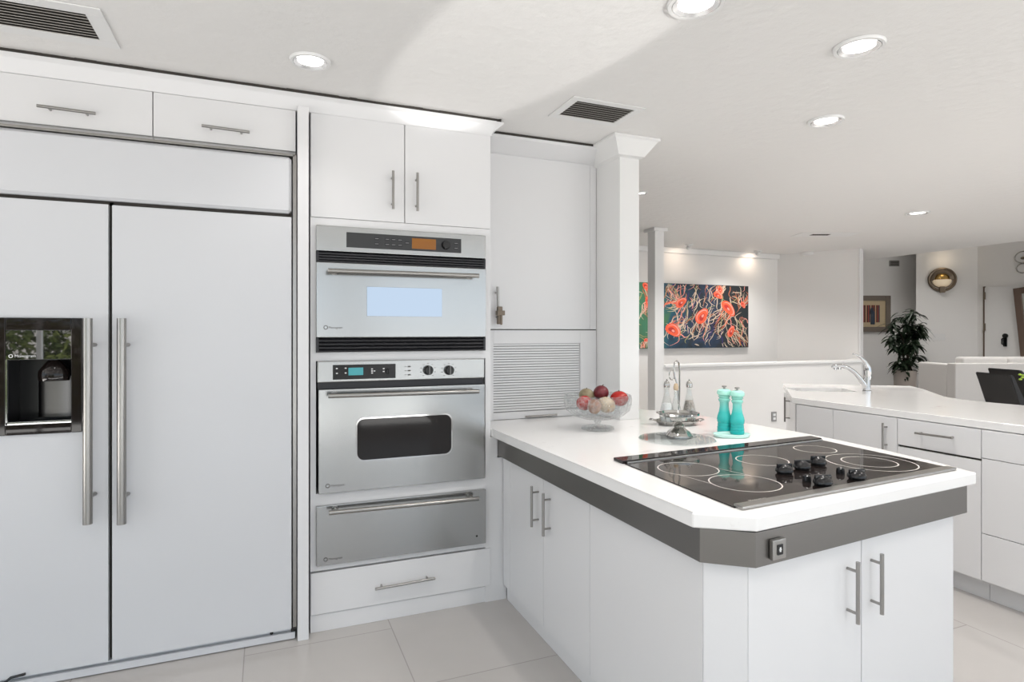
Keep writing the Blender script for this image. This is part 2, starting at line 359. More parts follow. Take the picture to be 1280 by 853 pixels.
for (x0, x1, z0, z1) in WINDOWS:
    b.box(xs, x0, YR-.12, YR, 0, ztop); b.box(x0, x1, YR-.12, YR, 0, z0); b.box(x0, x1, YR-.12, YR, z1, ztop); xs = x1
b.box(xs, 15.1, YR-.12, YR, 0, ztop)
struct(b.build('wall_rear', M['wall']))
for i, (x0, x1, z0, z1) in enumerate(WINDOWS):
    b = MB(); n = (3, 2, 3, 3)[i]; w = .045
    for k in range(n+1):
        x = x0+(x1-x0)*k/n; b.box(x-w/2 if 0 < k < n else (x if k == 0 else x-w), x+w/2 if 0 < k < n else (x+w if k == 0 else x), YR-.09, YR-.03, z0, z1)
    b.box(x0, x1, YR-.09, YR-.03, z0, z0+w); b.box(x0, x1, YR-.09, YR-.03, z1-w, z1)
    struct(b.build('window_%d' % (i+1), M['trim']))
struct(MB().box(15, 15.1, -2.4, 11.2, 0, 3.5).build('wall_right', M['wall']))
struct(MB().box(-2.4, 15.1, 11.2, 11.3, 0, 3.5).build('wall_far', M['wall']))
struct(MB().box(-2.4, -2.3, 3.65, 11.2, 0, 3.5).build('wall_hall', M['wall']))
struct(MB().box(-12, 25, -18, -2.55, -.15, -.05).build('floor_patio', M['patio']))

# painting wall with the small cove, the angled wall, the half wall and the second column
WY = 6.30
struct(MB().box(-2.3, 6.62, WY, WY+.12, 0, CEIL).build('wall_painting', M['wall']))
struct(MB().box(-2.3, 6.56, WY-.05, WY, CEIL-.07, CEIL, .012).build('trim_1', M['trim']))
pa, pb = Vector((6.56, WY, 0)), Vector((7.02, 5.42, 0)); dv = (pb-pa).normalized(); nv = Vector((dv.y, -dv.x, 0))
if nv.x < 0: nv = -nv
q = [pa, pb, pb+nv*.16, pa+nv*.16]
struct(MB().hexa([(p.x, p.y) for p in q], 0, CEIL).build('wall_angled', M['wall']))
e0 = pb-dv*.0
struct(MB().hexa([(p.x, p.y) for p in (e0-nv*.012, e0+dv*.02-nv*.012, e0+dv*.02+nv*.17, e0+nv*.17)], 0, CEIL, .004).build('trim_2', M['trim']))
hl = ony(830, 459, 5.15)
b = MB(); hx1 = 6.72
b.hexa([(hl.x-.005, 5.15), (hx1, 5.15), (7.0, 5.42), (7.0, 5.5), (hx1-.1, 5.27), (hl.x-.005, 5.27)], 0, 1.0)
struct(b.build('wall_half', M['wall']))
struct(MB().hexa([(hl.x-.0, 5.125), (hx1+.02, 5.125), (7.02, 5.40), (7.0, 5.5), (hx1-.1, 5.30), (hl.x-.0, 5.30)], 1.0, 1.025, .004).build('trim_3', M['trim']))
cl, cr = ony(818.7, 400, 5.15).x, ony(830, 400, 5.15).x
b = MB(); cyb = onx(809.5, 400, cl).y
b.box(cl, cr, 5.15, cyb, 0, CEIL-.012, .003)
b.box(cl-.03, cr+.03, 5.12, cyb+.03, CEIL-.035, CEIL, .006)
struct(b.build('wall_column_far', M['trim']))

# foyer walls
def on_wall(x, d): r = ray(x, CY); return (r.x*d, r.y*d)
a0, a1 = on_wall(1060, 14.6), on_wall(1165, 14.6)
def slabwall(name, p, q_, th=.15, h=3.5, m='wall'):
    d_ = Vector((q_[0]-p[0], q_[1]-p[1], 0)).normalized(); n_ = Vector((d_.y, -d_.x, 0))
    if n_.dot(Vector((p[0], p[1], 0))) < 0: n_ = -n_
    return struct(MB().hexa([p, q_, (q_[0]+n_.x*th, q_[1]+n_.y*th), (p[0]+n_.x*th, p[1]+n_.y*th)], 0, h).build(name, M[m]))
slabwall('wall_foyer_art', a0, a1)
b0, b1 = on_wall(1145, 13.95), on_wall(1222, 13.35)
struct(MB().hexa([b0, b1, on_wall(1224, 14.6), on_wall(1146, 14.6)], 0, 3.5).build('wall_foyer_sconce', M['wall']))
XD = b1[0]
c0, c1 = ony(1232, 400, 1).x, 0
def on_door(x, y): return onx(x, y, XD)
struct(MB().box(XD, XD+.12, -2.4, b1[1]+.02, 0, 3.5).build('wall_foyer_door', M['wall']))
struct(MB().box(XD-.02, XD, on_door(1226, 400).y-.9, on_door(1215.5, 400).y, 0, .12, .004).build('baseboard_foyer', M['trim']))
# entry door
yh = on_door(1232, 400).y; zt = on_door(1233, 359.5).z; yk = on_door(1258.5, 420)
dr = MB().box(XD-.035, XD-.002, yh-.98, yh, .01, zt, .004).build('door_1', M['trim']); struct(dr)
b = MB(); b.box(XD-.03, XD-.001, yh+.001, yh+.035, 0, zt+.02)  # dark strip painting the shade in the gap beside the door
b.build('door_gap', M['wood'], dr)['label'] = 'dark strip shading the gap at the hinge side'
for yy in (370, 409): 
    p = on_door(1233.5, yy); MB().tube([p+Vector((-.05, .02, -.08)), p+Vector((-.05, .02, .08))], .02, 10).build('hinge', M['bronze'], dr)
b = MB(); p = yk; b.lathe(p+Vector((-.04, 0, 0)), [(0, -.03), (.05, -.03), (.05, 0), (0, 0)], 20, axis=(1, 0, 0))
p2 = on_door(1258, 427); b.obox(p2+Vector((-.045, 0, 0)), (.01, 0, 0), (0, .035, 0), (0, 0, .11), .004); b.tube([p2+Vector((-.05, 0, .09)), p2+Vector((-.12, .02, .05)), p2+Vector((-.12, .02, -.05)), p2+Vector((-.05, 0, -.09))], .016, 8)
b.build('door_handle', M['black'], dr)
p = on_door(1215, 445.5)

# column beside the counter, cap flaring to the ceiling
K0, K1 = ony(774.7, 400, 2.86).x, ony(799, 400, 2.86).x
b = MB(); b.box(K0, K1, 2.86, 3.545, ZC, CEIL-.001, .002)
b.bm.faces.ensure_lookup_table()
def flare(b, x0, x1, y0, y1, z0, z1, o, mi=0):
    n0 = len(b.bm.faces)
    lo = [(x0, y0), (x1, y0), (x1, y1), (x0, y1)]; hi = [(x0-o, y0-o), (x1+o, y0-o), (x1+o, y1), (x0-o, y1)]
    prof = [(0, z0), (.12, z0+.008), (.25, z0+.012), (.85, z1-.018), (1, z1-.012), (1, z1)]
    rings = [[b.bm.verts.new((lo[i][0]+(hi[i][0]-lo[i][0])*t, lo[i][1]+(hi[i][1]-lo[i][1])*t, z)) for i in range(4)] for t, z in prof]
    for a, c in zip(rings, rings[1:]):
        for i in range(4): b.bm.faces.new((a[i], a[(i+1) % 4], c[(i+1) % 4], c[i]))
    b.bm.faces.new(rings[-1]); b.bm.faces.new(rings[0][::-1]); b._fin(n0, mi)
flare(b, K0, K1, 2.86, 3.545, 2.335, CEIL-.001, .085)
struct(b.build('wall_column', M['trim']))

# ================================================================== FRIDGE AND TALL CABINETS
YP, YF, YO = 2.80, 2.81, 2.845        # side panel, fridge doors, oven-cabinet fronts
# --- refrigerator
xg = ony(137.5, 500, YF).x; xr = ony(364.5, 500, YF).x; xl = xg-(xr-xg)*.78
zg0 = ony(364, 267.5, YF).z; zg1 = ony(366, 196, YF).z; zd0 = ony(364, 787, YF).z; zd1 = ony(364, 271.5, YF).z
fr = thing('refrigerator', (xg, 3.1, 0), 'large built-in white side-by-side refrigerator with ice dispenser and tall bar handles', 'refrigerator')
fx1 = ony(371, 500, YF).x
b = MB(); b.box(xl-.02, fx1-.001, YF+.16, 3.5, .09, zg1+.012)
b.build('body', M['cabin'], fr)
b = MB()
for x in (xl-.02, fx1-.016): b.box(x, x+.0145, YF+.005, YF+.05, .06, zg1+.010)
b.box(xl-.02, fx1-.010, YF+.005, YF+.05, zg1+.003, zg1+.012)
b.build('metal_frame', M['nickel'], fr)
b = MB(); b.box(xg-.007, xg+.007, YF+.028, YF+.05, zd0, zg0); b.box(xl, xr, YF+.028, YF+.05, zd1, zg0+.006)
b.build('gasket', M['seam'], fr)['label'] = 'dark seal in the gap between the doors'
def bevpanel(name, x0, x1, z0, z1, par, holes=None):
    b = MB(); b.box(x0, x1, YF, YF+.045, z0, z1, .004); return b.build(name, M['fridge'], par)
gr = MB(); gr.box(xl, xr, YF+.004, YF+.045, zg0+.004, zg1, .012, seg=1); gr.build('top_grille_panel', M['fridge'], fr)
ix0, ix1 = ony(8, 470, YF).x, ony(90, 470, YF).x; iz1, iz0 = ony(50, 413, YF).z, ony(50, 529.5, YF).z; zs = ony(50, 449.5, YF).z
b = MB(); b.box(xl, ix0, YF, YF+.045, zd0, zd1); b.box(ix1, xg-.006, YF, YF+.045, zd0, zd1); b.box(ix0, ix1, YF, YF+.045, zs, zd1); b.box(ix0, ix1, YF, YF+.045, zd0, iz0)
dl = b.build('door', M['fridge'], fr)
drr = bevpanel('door', xg+.006, xr, zd0, zd1, fr)
for dd, px_ in ((dl, 109.5), (drr, 152)):
    t_ = ony(px_, 398, YF-.055); bt = ony(px_, 655.5, YF-.055)
    h_ = MB(); h_.tube([t_, bt], .0165, 20)
    for k in (.13, .87):
        q = t_.lerp(bt, k); h_.tube([q, q+Vector((.012, .055, 0))], .008, 10)
    h_.build('handle', M['nickel'], dd)
MB().box(xl, fx1-.02, YF+.03, YF+.09, .035, zd0-.008, .004).build('kick_plate', M['fridge'], fr)
MB().box(xl, fx1-.006, YF+.015, YF+.09, .004, .034, .003).build('base_rail', M['fridge'], fr)
b = MB(); p = ony(339.5, 791.5, YF+.028); b.lathe(p, [(0, -.004), (.007, -.004), (.007, .003), (0, .003)], 14, axis=(0, 1, 0)); b.build('screw', M['black'], fr); b = MB(); q = ony(367.5, 786, YF); b.box(q.x-.012, q.x+.008, YF+.01, YF+.03, q.z-.018, q.z+.02, .002)
b.build('hinge', M['black'], fr); b = MB()
q = ony(14, 849, YF); b.tube([q+Vector((-.03, .0, -.02)), q+Vector((.0, -.004, .006)), q+Vector((.045, -.006, .012))], .005, 8)
b.build('drain_hose', M['black'], fr)
# dispenser
dx0, dx1 = ony(-52, 470, YF).x, ony(103.5, 470, YF).x
dz1, dz0 = ony(50, 397.5, YF).z, ony(50, 542.5, YF).z
ds = MB()
yb = YF-.012
for (x0, x1, z0, z1) in ((dx0, ix0, dz0, dz1), (ix1, dx1, dz0, dz1), (ix0, ix1, iz1, dz1), (ix0, ix1, dz0, iz0)):
    ds.box(x0, x1, yb, YF-.0005, z0, z1, .003)
dsp = ds.build('dispenser', M['glassblack'], fr); dsp['label'] = 'glossy black ice and water dispenser surround'
b = MB(); b.box(ix0, ix1, yb+.004, YF-.0005, zs, iz1, .001); cp = b.build('control_panel', mat('glossy_black_mirror', (.01, .01, .01), .02, ior=2.4), dsp)
b = MB(); b.box(ix0, ix1, YF+.13, YF+.15, iz0, zs); b.box(ix0-.004, ix0-.0002, YF+.046, YF+.15, iz0, zs); b.box(ix1+.0002, ix1+.004, YF+.046, YF+.15, iz0, zs); b.box(ix0, ix1, YF+.046, YF+.15, zs, zs+.004); b.box(ix0, ix1, YF+.046, YF+.15, iz0-.004, iz0)
b.box(ix0+.0001, ix0+.002, YF, YF+.05, iz0, zs); b.box(ix1-.002, ix1-.0001, YF, YF+.05, iz0, zs); b.box(ix0, ix1, YF, YF+.05, iz0+.0001, iz0+.002); b.box(ix0, ix1, YF, YF+.05, zs-.002, zs-.0001)
b.build('recess', mat('black_recess', (.004, .004, .004), .3), dsp)
nzx = ony(62, 480, YF).x; rw = ony(62+28, 480, YF).x-nzx
b = MB(); b.lathe((nzx, YF, ony(62, 461, YF).z), [(0, .03), (.02, .03), (.03, .02), (rw*.72, -.012), (rw*.74, -.035), (rw*.70, -.05), (0, -.05)], 28, fn=lambda r, h, a, i: r)
b.bm.transform(Matrix.Translation(Vector((0, YF+.055, 0))) @ Matrix.Diagonal((1, .6, 1, 1)) @ Matrix.Translation(Vector((0, -YF, 0))))
b.build('spout_cover', M['glassblack'], dsp)
b = MB(); b.lathe((nzx, YF, iz0+.012), [(0, 0), (rw*.92, 0), (rw*.92, .16), (0, .16)], 28)
b.bm.transform(Matrix.Translation(Vector((0, YF+.11, 0))) @ Matrix.Diagonal((1, .3, 1, 1)) @ Matrix.Translation(Vector((0, -YF, 0))))
b.build('back_plate', mat('smoked_steel', (.16, .155, .15), .3, 1.0), dsp)
b = MB(); b.box(ix0, ix1, yb+.001, YF-.001, iz0-.002, iz0+.010, .001); b.box(ix0, ix0+.006, yb+.001, YF-.001, iz0, zs)
b.build('drip_tray', M['chrome'], dsp)
p = ony(11, 445.5, yb); 
b = MB(); b.lathe(p+Vector((.005, .003, 0)), [(.0045, 0), (.007, 0), (.007, .001), (.0045, .001)], 20, axis=(0, -1, 0), close=True)
b.build('emblem', M['textw'], dsp)
text('emblem_print', 'Monogram', .015, p+Vector((.016, .003, -.005)), FRONT, M['textw'], dsp)

# --- cabinets over the fridge
zt0, zt1 = ony(370, 190, YO).z, ony(370, 138, YO).z
xm = ony(191, 150, YO).x; xend = ony(370, 160, YO).x
for (x0, x1, hp, lab) in ((xl-.02, xm, (46, 132, 119.5, 142), 'white cabinet over the refrigerator with the wider flap, next to the wall vent'),
                          (xm, xend, (252, 157, 312, 165.3), 'white cabinet over the refrigerator that meets the tall oven cabinet')):
    cb = thing('bridge_cabinet', ((x0+x1)/2, YO+.3, zt0-.02), lab, 'cabinet', 'cabinets over the refrigerator')
    MB().box(x0+.001, x1-.001, YO+.022, 3.5, zt0-.006, zt1+.004).build('body', M['cabin'], cb)
    d_ = slab(cb, x0, x1, zt0, zt1, YO, name='door')
    pull(d_, ony(hp[0], hp[1], YO-.034), ony(hp[2], hp[3], YO-.034), (0, -1, 0), inset=.18)
# --- end panel between fridge and ovens
ex0, ex1 = ony(372, 500, YP).x, ony(386, 500, YP).x
tag(MB().box(ex0, ex1, YP, 3.5, 0, 2.36, .002).build('end_panel', M['cab']), 'tall narrow white end panel between the refrigerator and the ovens', 'panel')

# --- tall oven cabinet
XBF = (onz(615, 535.5, ZC).x+onz(865.7, 641.7, ZC).x)/2+.052+.02
ox0, ox1 = ony(388, 500, YO).x, ony(613.5, 500, YO).x
oc = thing('oven_cabinet', ((ox0+ox1)/2, 3.2, 0), 'tall white cabinet housing the two wall ovens and the warming drawer', 'cabinet')
vL, vR = ony(395, 360, YO).x, ony(607, 360, YO).x
zz = lambda y, x=395: ony(x, y, YO-.01).z
o1t, o1b, o2t, o2b, wt, wbm = zz(281), zz(441), zz(452), zz(618.7, 398), zz(634), zz(709.5, 396.6)
zdoor0, zdoor1 = ony(388, 271, YO).z, ony(388, 139, YO).z; zgap = ony(388, 716, YO).z; zk = ony(388, 771, YO).z
b = MB(); yb_ = YO+.004
b.box(ox0, vL, yb_, 3.5, zgap, zdoor0); b.box(vR, ox1, yb_, 3.5, 0.0, zdoor0)
for z0, z1 in ((zgap, wbm), (wt, o2b), (o2t, o1b), (o1t, zdoor0)): b.box(vL, vR, yb_, 3.5, z0, z1)
b.box(vL, vR, 3.4, 3.5, wbm, o1t)
b.box(ox0, ox1, YO+.022, 3.5, zdoor0, 2.36); b.box(ox0, vR, YO+.022, 3.5, .0, zgap)
b.box(ox1, XBF, YO+.004, YO+.05, 0, .725); b.box(ox1, XBF-.0495, YO+.004, YO+.05, .725, ZC-.043); b.build('body', M['cab'], oc)
xdm = ony(506, 200, YO).x
d1 = slab(oc, ox0, xdm, zdoor0, zdoor1, YO); d2 = slab(oc, xdm, ox1, zdoor0, zdoor1, YO)
pull(d1, ony(491.5, 213.5, YO-.034), ony(491.5, 261.5, YO-.034), (0, -1, 0)); pull(d2, ony(522, 216, YO-.034), ony(522, 264, YO-.034), (0, -1, 0))
dw = slab(oc, ox0, ox1-.0, zk, zgap-.006, YO, name='drawer')
MB().box(ox0, ox1-.01, YO+.018, YO+.022, zgap-.006, zgap+.001).build('shadow_gap', M['seam'], oc)
pull(dw, ony(469, 737, YO-.034), ony(544, 723.3, YO-.034), (0, -1, 0), inset=.12)
MB().box(ox0, ox1+.055, YO+.008, YO+.03, 0, zk-.002, .002).build('toe_kick', M['cab'], oc)

YV = YO-.018          # oven faces
def emblem(par, px, py, s=.012, txt='Monogram', m='textd'):
    p = ony(px, py, YV-.0005); b = MB()
    b.lathe(p, [(s*.55, -.0002), (s*.8, -.0002), (s*.8, .0006), (s*.55, .0006)], 20, axis=(0, -1, 0), close=True)
    e = b.build('emblem', M[m], par); text('emblem_print', txt, s*1.15, p+Vector((s*1.05, 0, -s*.4)), FRONT, M[m], e, .0003)
def zv(y, x=395): return ony(x, y, YV).z
vx0, vx1 = ony(395.2, 360, YV).x, ony(607.2, 360, YV).x
# ---- upper oven
ov = thing('wall_oven', ((vx0+vx1)/2, 3.1, o1b), 'upper stainless steel wall oven with black control strip and mirrored window', 'oven')
g = .003
tA, tB, tC, tD, tE = zv(281), zv(313), zv(327), zv(422, 395), zv(441, 395)
MB().box(vx0+.01, vx1-.01, YO+.006, 3.38, o1b+.004, o1t-.004).build('body', M['blackmatt'], ov)
cpn = MB().box(vx0, vx1, YV, YO+.003, tB, tA, .003).build('control_panel', M['steel'], ov)
dA, dB = ony(433, 290.5, YV), ony(576.5, 316.5, YV)
zc1 = ony(433, 290.2, YV).z; zc0 = ony(433, 309.2, YV).z
MB().box(dA.x, dB.x, YV-.002, YV+.002, zc0, zc1, .0015).build('control_strip', M['charcoal'], cpn)
am0, am1 = ony(515, 303, YV-.003), ony(545, 303, YV-.003)
zm = (zc0+zc1)/2; hh = (zc1-zc0)/2
MB().box(am0.x, am1.x, YV-.003, YV-.001, zm-hh*.72, zm+hh*.72, .0008).build('display', M['amber'], cpn)
kx = ony(557, 305, YV).x
b = MB(); b.lathe((kx, YV-.002, zm), [(0, .018), (.018, .018), (.021, .012), (.022, 0), (0, 0)], 24, axis=(0, -1, 0)); b.build('knob', M['black'], cpn)
BP = mat('button_print', (.30, .30, .30), .5)
for px_, rows in ((471, 2), (484, 2), (492, 2), (500, 2), (509, 1), (570, 2)):
    x = ony(px_, 300, YV).x
    for k in range(rows): zq = zm+(hh*.35*(1-2*k) if rows == 2 else 0); b = MB(); b.box(x-.011, x+.011, YV-.0028, YV-.001, zq-.007, zq+.007, .001, 0); b.box(x-.008, x+.008, YV-.0031, YV-.0027, zq-.001, zq+.001, 0, 1); b.build('button', [M['blackmatt'], BP], cpn)
def louvre(par, x0, x1, z0, z1, n=4, lab=None):
    b = MB(); b.box(x0, x1, YV+.018, YO+.003, z0, z1)
    b.box(x0, x0+.012, YV, YV+.02, z0, z1, .002); b.box(x1-.012, x1, YV, YV+.02, z0, z1, .002)
    for k in range(n):
        z = z0+(z1-z0)*(k+.5)/n; b.obox(((x0+x1)/2, YV+.010, z), ((x1-x0)/2-.01, 0, 0), (0, .010, .004), (0, -.001, .0035))
    return b.build('vent_grille', M['blackmatt'], par)
louvre(ov, vx0, vx1, tC+.001, tB-.002)
dov = MB().box(vx0, vx1, YV-.006, YO+.003, tD, tC-.002, .003).build('door', M['steel'], ov)
louvre(ov, vx0, vx1, tE, tD-.003)
def ovbar(par, pa_, pb_, r=.0105, st=.05, inset=.045):
    b = MB(); b.tube([pa_, pb_], r, 18)
    for k in (inset, 1-inset):
        q = pa_.lerp(pb_, k); b.tube([q, q+Vector((0, st-.008, 0))], .008, 12); b.lathe(q+Vector((0, st-.008, 0)), [(0, 0), (.015, 0), (.015, .008), (0, .008)], 20, axis=(0, 1, 0))
    return b.build('handle', M['nickel'], par)
hy = YV-.055
ovbar(dov, ony(410, 338.5, hy), ony(598.5, 345, hy))
w0, w1 = ony(458.5, 375, YV-.006), ony(552.5, 375, YV-.006); wz1, wz0 = ony(458.5, 358.5, YV).z, ony(458.5, 395.5, YV).z
b = MB(); b.box(w0.x, w1.x, YV-.0075, YV-.005, wz0, wz1, .001); b.build('window', M['mirrorglass'], dov)
emblem(dov, 407, 409.5)
for o_ in dov.children:
    if o_.name.startswith('emblem'): o_.location.y -= .0065
# ---- lower oven
lv = thing('wall_oven', ((vx0+vx1)/2, 3.1, o2b), 'lower stainless steel wall oven with two black knobs and a dark rounded window', 'oven')
tA, tB, tC, tD = zv(452), zv(479, 396), zv(487, 396), zv(618.2, 398)
MB().box(vx0+.01, vx1-.01, YO+.006, 3.38, o2b+.004, o2t-.004).build('body', M['blackmatt'], lv)
lx0, lx1 = ony(396.5, 470, YV).x, ony(605.5, 470, YV).x
b = MB(); b.box(lx0, lx1, YV-.003, YO+.003, tB, tA, .006); cp2 = b.build('control_panel', M['steel'], lv)
MB().box(lx0+.002, lx1-.002, YV+.012, YO+.003, tC, tB).build('vent_gap', M['blackmatt'], lv)
yv2 = YV-.0035
s0, s1 = ony(416, 465, yv2), ony(494.5, 465, yv2); zs1, zs0 = ony(416, 456.5, yv2).z, ony(416, 475, yv2).z
stp = MB(); stp.box(s0.x, s1.x, yv2-.002, yv2+.002, zs0, zs1, .001)
q0, q1 = ony(435.5, 464, yv2), ony(454, 464, yv2); zq1, zq0 = ony(436, 460, yv2).z, ony(436, 469.5, yv2).z
MB().box(q0.x, q1.x, yv2-.003, yv2-.001, zq0, zq1, .0006).build('display', M['teal_lcd'], cp2)
b = MB(); kq = ony(485.5, 464.5, yv2)
b.lathe(kq, [(0, .016), (.012, .016), (.0135, 0), (0, 0)], 20, axis=(0, -1, 0)); b.obox(kq+Vector((0, -.018, 0)), (.0025, 0, 0), (0, .006, 0), (0, 0, .012), .001); b.build('knob', M['black'], cp2)
b = MB()
for px_, py_ in ((421, 461), (421, 467), (432, 460.5), (432, 466.5), (465, 464), (468, 464), (465, 461.5), (465, 466.5), (479.5, 461), (479.5, 464.5)):
    p = ony(px_, py_, yv2); stp.box(p.x-.004, p.x+.004, yv2-.0025, yv2-.0015, p.z-.0025, p.z+.0025, 0, 1)
stp.build('control_strip', [M['black'], M['textw']], cp2)
b = MB()
for py_ in (458.5, 463.5, 468.7):
    p = ony(511.5, py_, yv2); b.box(p.x-.007, p.x+.007, yv2-.002, yv2+.001, p.z-.003, p.z+.003, .001); b.box(p.x-.022, p.x-.012, yv2-.0004, yv2+.001, p.z-.001, p.z+.001)
b.build('indicator_lamps', M['textd'], cp2)
for px_ in (535, 561):
    kq = ony(px_, 463, yv2); b = MB()
    b.lathe(kq, [(0, .024), (.018, .024), (.0225, .018), (.0235, 0), (0, 0)], 28, axis=(0, -1, 0)); b.obox(kq+Vector((0, -.026, 0)), (.0035, 0, 0), (0, .005, 0), (0, 0, .021), .001, 1)
    for k in range(9):
        a_ = math.radians(-50+k*35); b.obox(kq+Vector((math.cos(a_)*.036, -.0003, math.sin(a_)*.033)), (.0035, 0, 0), (0, .0006, 0), (0, 0, .0012), 0, 2)
    b.build('knob', [M['black'], mat('knob_ridge', (.12, .12, .12), .3), M['textd']], cp2)
b = MB(); b.box(ony(398, 500, YV).x, lx1, YV-.006, YO+.003, tD, tC-.002, .003); dlo = b.build('door', M['steel'], lv)
ovbar(dlo, ony(410.5, 495.2, hy), ony(598.5, 489.5, hy))
def roundrect(x0, x1, z0, z1, r, n=6):
    P = []
    for cx_, cz_, a0_ in ((x1-r, z1-r, 0), (x0+r, z1-r, 90), (x0+r, z0+r, 180), (x1-r, z0+r, 270)):
        for k in range(n+1): a_ = math.radians(a0_+90*k/n); P.append((cx_+r*math.cos(a_), cz_+r*math.sin(a_)))
    return P
def rrplate(b, P, y0, y1, mi=0):
    n0 = len(b.bm.faces); f_ = [b.bm.verts.new((x, y0, z)) for x, z in P]; k_ = [b.bm.verts.new((x, y1, z)) for x, z in P]; n = len(P)
    b.bm.faces.new(f_); b.bm.faces.new(k_[::-1])
    for i in range(n): b.bm.faces.new((f_[i], f_[(i+1) % n], k_[(i+1) % n], k_[i]))
    b._fin(n0, mi)
w0, w1 = ony(446.5, 550, YV-.006).x, ony(564, 550, YV-.006).x; wz1, wz0 = ony(446.5, 524.5, YV-.006).z, ony(446.5, 576, YV-.006).z
b = MB(); rrplate(b, roundrect(w0-.006, w1+.006, wz0-.006, wz1+.006, .036), YV-.0072, YV-.004, 1); rrplate(b, roundrect(w0, w1, wz0, wz1, .032), YV-.008, YV-.005, 0)
b.build('window', [M['ovenglass'], M['chrome']], dlo)
emblem(dlo, 409.5, 607.5)
for o_ in dlo.children:
    if o_.name.startswith('emblem'): o_.location.y -= .0065
# ---- warming drawer
wd = thing('warming_drawer', ((vx0+vx1)/2, 3.1, wbm), 'stainless steel warming drawer below the lower wall oven', 'warming drawer')
MB().box(vx0+.01, vx1-.01, YO+.006, 3.38, wbm+.004, wt-.004).build('body', M['blackmatt'], wd)
fw = MB().box(ony(395.5, 670, YV).x, vx1, YV-.004, YO+.003, zv(708.8, 396.6), zv(634), .003).build('drawer_front', M['steel'], wd)
ovbar(fw, ony(411, 641.5, hy), ony(598.5, 623.5, hy))
emblem(fw, 407, 699.5)
for o_ in fw.children:
    if o_.name.startswith('emblem'): o_.location.y -= .0045
p = ony(596, 670.5, YV-.004); b = MB(); b.lathe(p, [(0, .002), (.004, .002), (.005, 0), (0, 0)], 16, axis=(0, -1, 0)); b.build('pilot_light', M['black'], wd)

# --- crown along the tall run (a ragged dark gap stays open under the ceiling)
def crown(name, x0, x1, yf, z0, z1, o, ret=True, lret=False):
    b = MB(); prof = [(0, z0), (.15*o, z0+.004), (.22*o, z0+.012), (.85*o, z1-.022), (o, z1-.016), (o, z1)]
    n0 = len(b.bm.faces); A_ = []; B_ = []; E_ = []
    for t_, z in prof:
        A_.append(b.bm.verts.new((x0, yf-t_, z))); B_.append(b.bm.verts.new((x1+(t_ if ret else 0), yf-t_, z)))
        if ret: E_.append(b.bm.verts.new((x1+t_, yf+.6, z)))
    for i in range(len(prof)-1):
        b.bm.faces.new((A_[i], B_[i], B_[i+1], A_[i+1]))
        if ret: b.bm.faces.new((B_[i], E_[i], E_[i+1], B_[i+1]))
    ya = yf+.6 if ret else yf+.02
    k0 = b.bm.verts.new((x0, ya, z1)); k1 = E_[-1] if ret else b.bm.verts.new((x1, ya, z1))
    b.bm.faces.new((A_[-1], B_[-1], k1, k0))
    j0 = b.bm.verts.new((x0, ya, z0)); j1 = E_[0] if ret else b.bm.verts.new((x1, ya, z0))
    b.bm.faces.new((A_[0], B_[0], j1, j0)[::-1]); b._fin(n0, 0)
    return struct(b.build(name, M['cab'], recalc=True))
zcr0 = 2.352
crown('trim_4', xl-.1, ox1, YO-.002, zcr0, 2.424, .022)
# the flare seen at the run's end: a deeper return block
b = MB()
pts_lo = [(ox1, YO-.003), (ox1, 3.5)]; 
n0 = 0
fl = .062
v = [b.bm.verts.new(p) for p in ((ox1, YO-.004, 2.365), (ox1, 3.5, 2.365), (ox1, YO-.02, 2.424), (ox1+fl, YO-.02, 2.424), (ox1+fl, 3.5, 2.43), (ox1, 3.5, 2.424), (ox1+fl, YO-.02, 2.415), (ox1+fl, 3.5, 2.415))]
for f_ in ((0, 6, 3, 2), (0, 1, 7, 6), (6, 7, 4, 3), (2, 3, 4, 5), (0, 2, 5, 1), (1, 5, 4, 7)): b.bm.faces.new([v[i] for i in f_])
struct(b.build('trim_5', M['cab']))
# dark strip painting the shade inside the open gap above the crown
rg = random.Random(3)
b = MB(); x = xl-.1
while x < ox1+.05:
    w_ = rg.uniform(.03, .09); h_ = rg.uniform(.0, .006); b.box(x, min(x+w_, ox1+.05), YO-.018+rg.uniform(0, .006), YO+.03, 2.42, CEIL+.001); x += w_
struct(b.build('gap_shade_tall', M['seam']))

# ================================================================== PANTRY CUPBOARD, GARAGE
YG = 3.11
gx0, gx1 = ony(612, 400, YG).x, ony(738, 400, YG).x
gx1b = K0-.002 if K0-.002 < gx1+.06 else gx1+.05
zb = ony(614, 412, YG).z; zt = 2.37
pc = thing('wall_cabinet', ((gx0+gx1)/2, 3.3, zb), 'white single-door wall cabinet above the roll-up shutter beside the column', 'cabinet')
px0 = ox1+.003
b = MB(); b.box(px0, K0-.003, YG+.022, 3.5, zb+.002, 2.36); b.box(gx1, K0-.003, YG+.003, YG+.022, zb+.002, 2.36); b.build('body', M['cab'], pc)
pd = slab(pc, gx0-.03, gx1, zb, zt, YG)
hnd = pull(pd, ony(622, 358.5, YG-.034), ony(623.5, 404, YG-.034), (0, -1, 0), r=.007)
b = MB(); p = ony(624.5, 383.5, YG-.04); q = ony(625, 405.5, YG-.04)
cz = (p.z+q.z)/2; hz = (p.z-q.z)/2
b.box(p.x-.013, p.x+.012, YG-.056, YG-.026, q.z, p.z, .003); b.box(p.x-.019, p.x+.025, YG-.060, YG-.024, cz+.0, cz+hz*.55, .003); b.box(p.x-.002, p.x+.008, YG-.062, YG-.055, q.z-.004, cz, .002)
tag(b.build('cabinet_lock', M['lock']), 'small bronze child lock clipped on the wall cabinet bar handle', 'lock')
ag = thing('appliance_garage', ((gx0+gx1)/2, 3.3, ZC), 'white appliance garage with a ribbed roll-up shutter standing on the counter', 'cabinet')
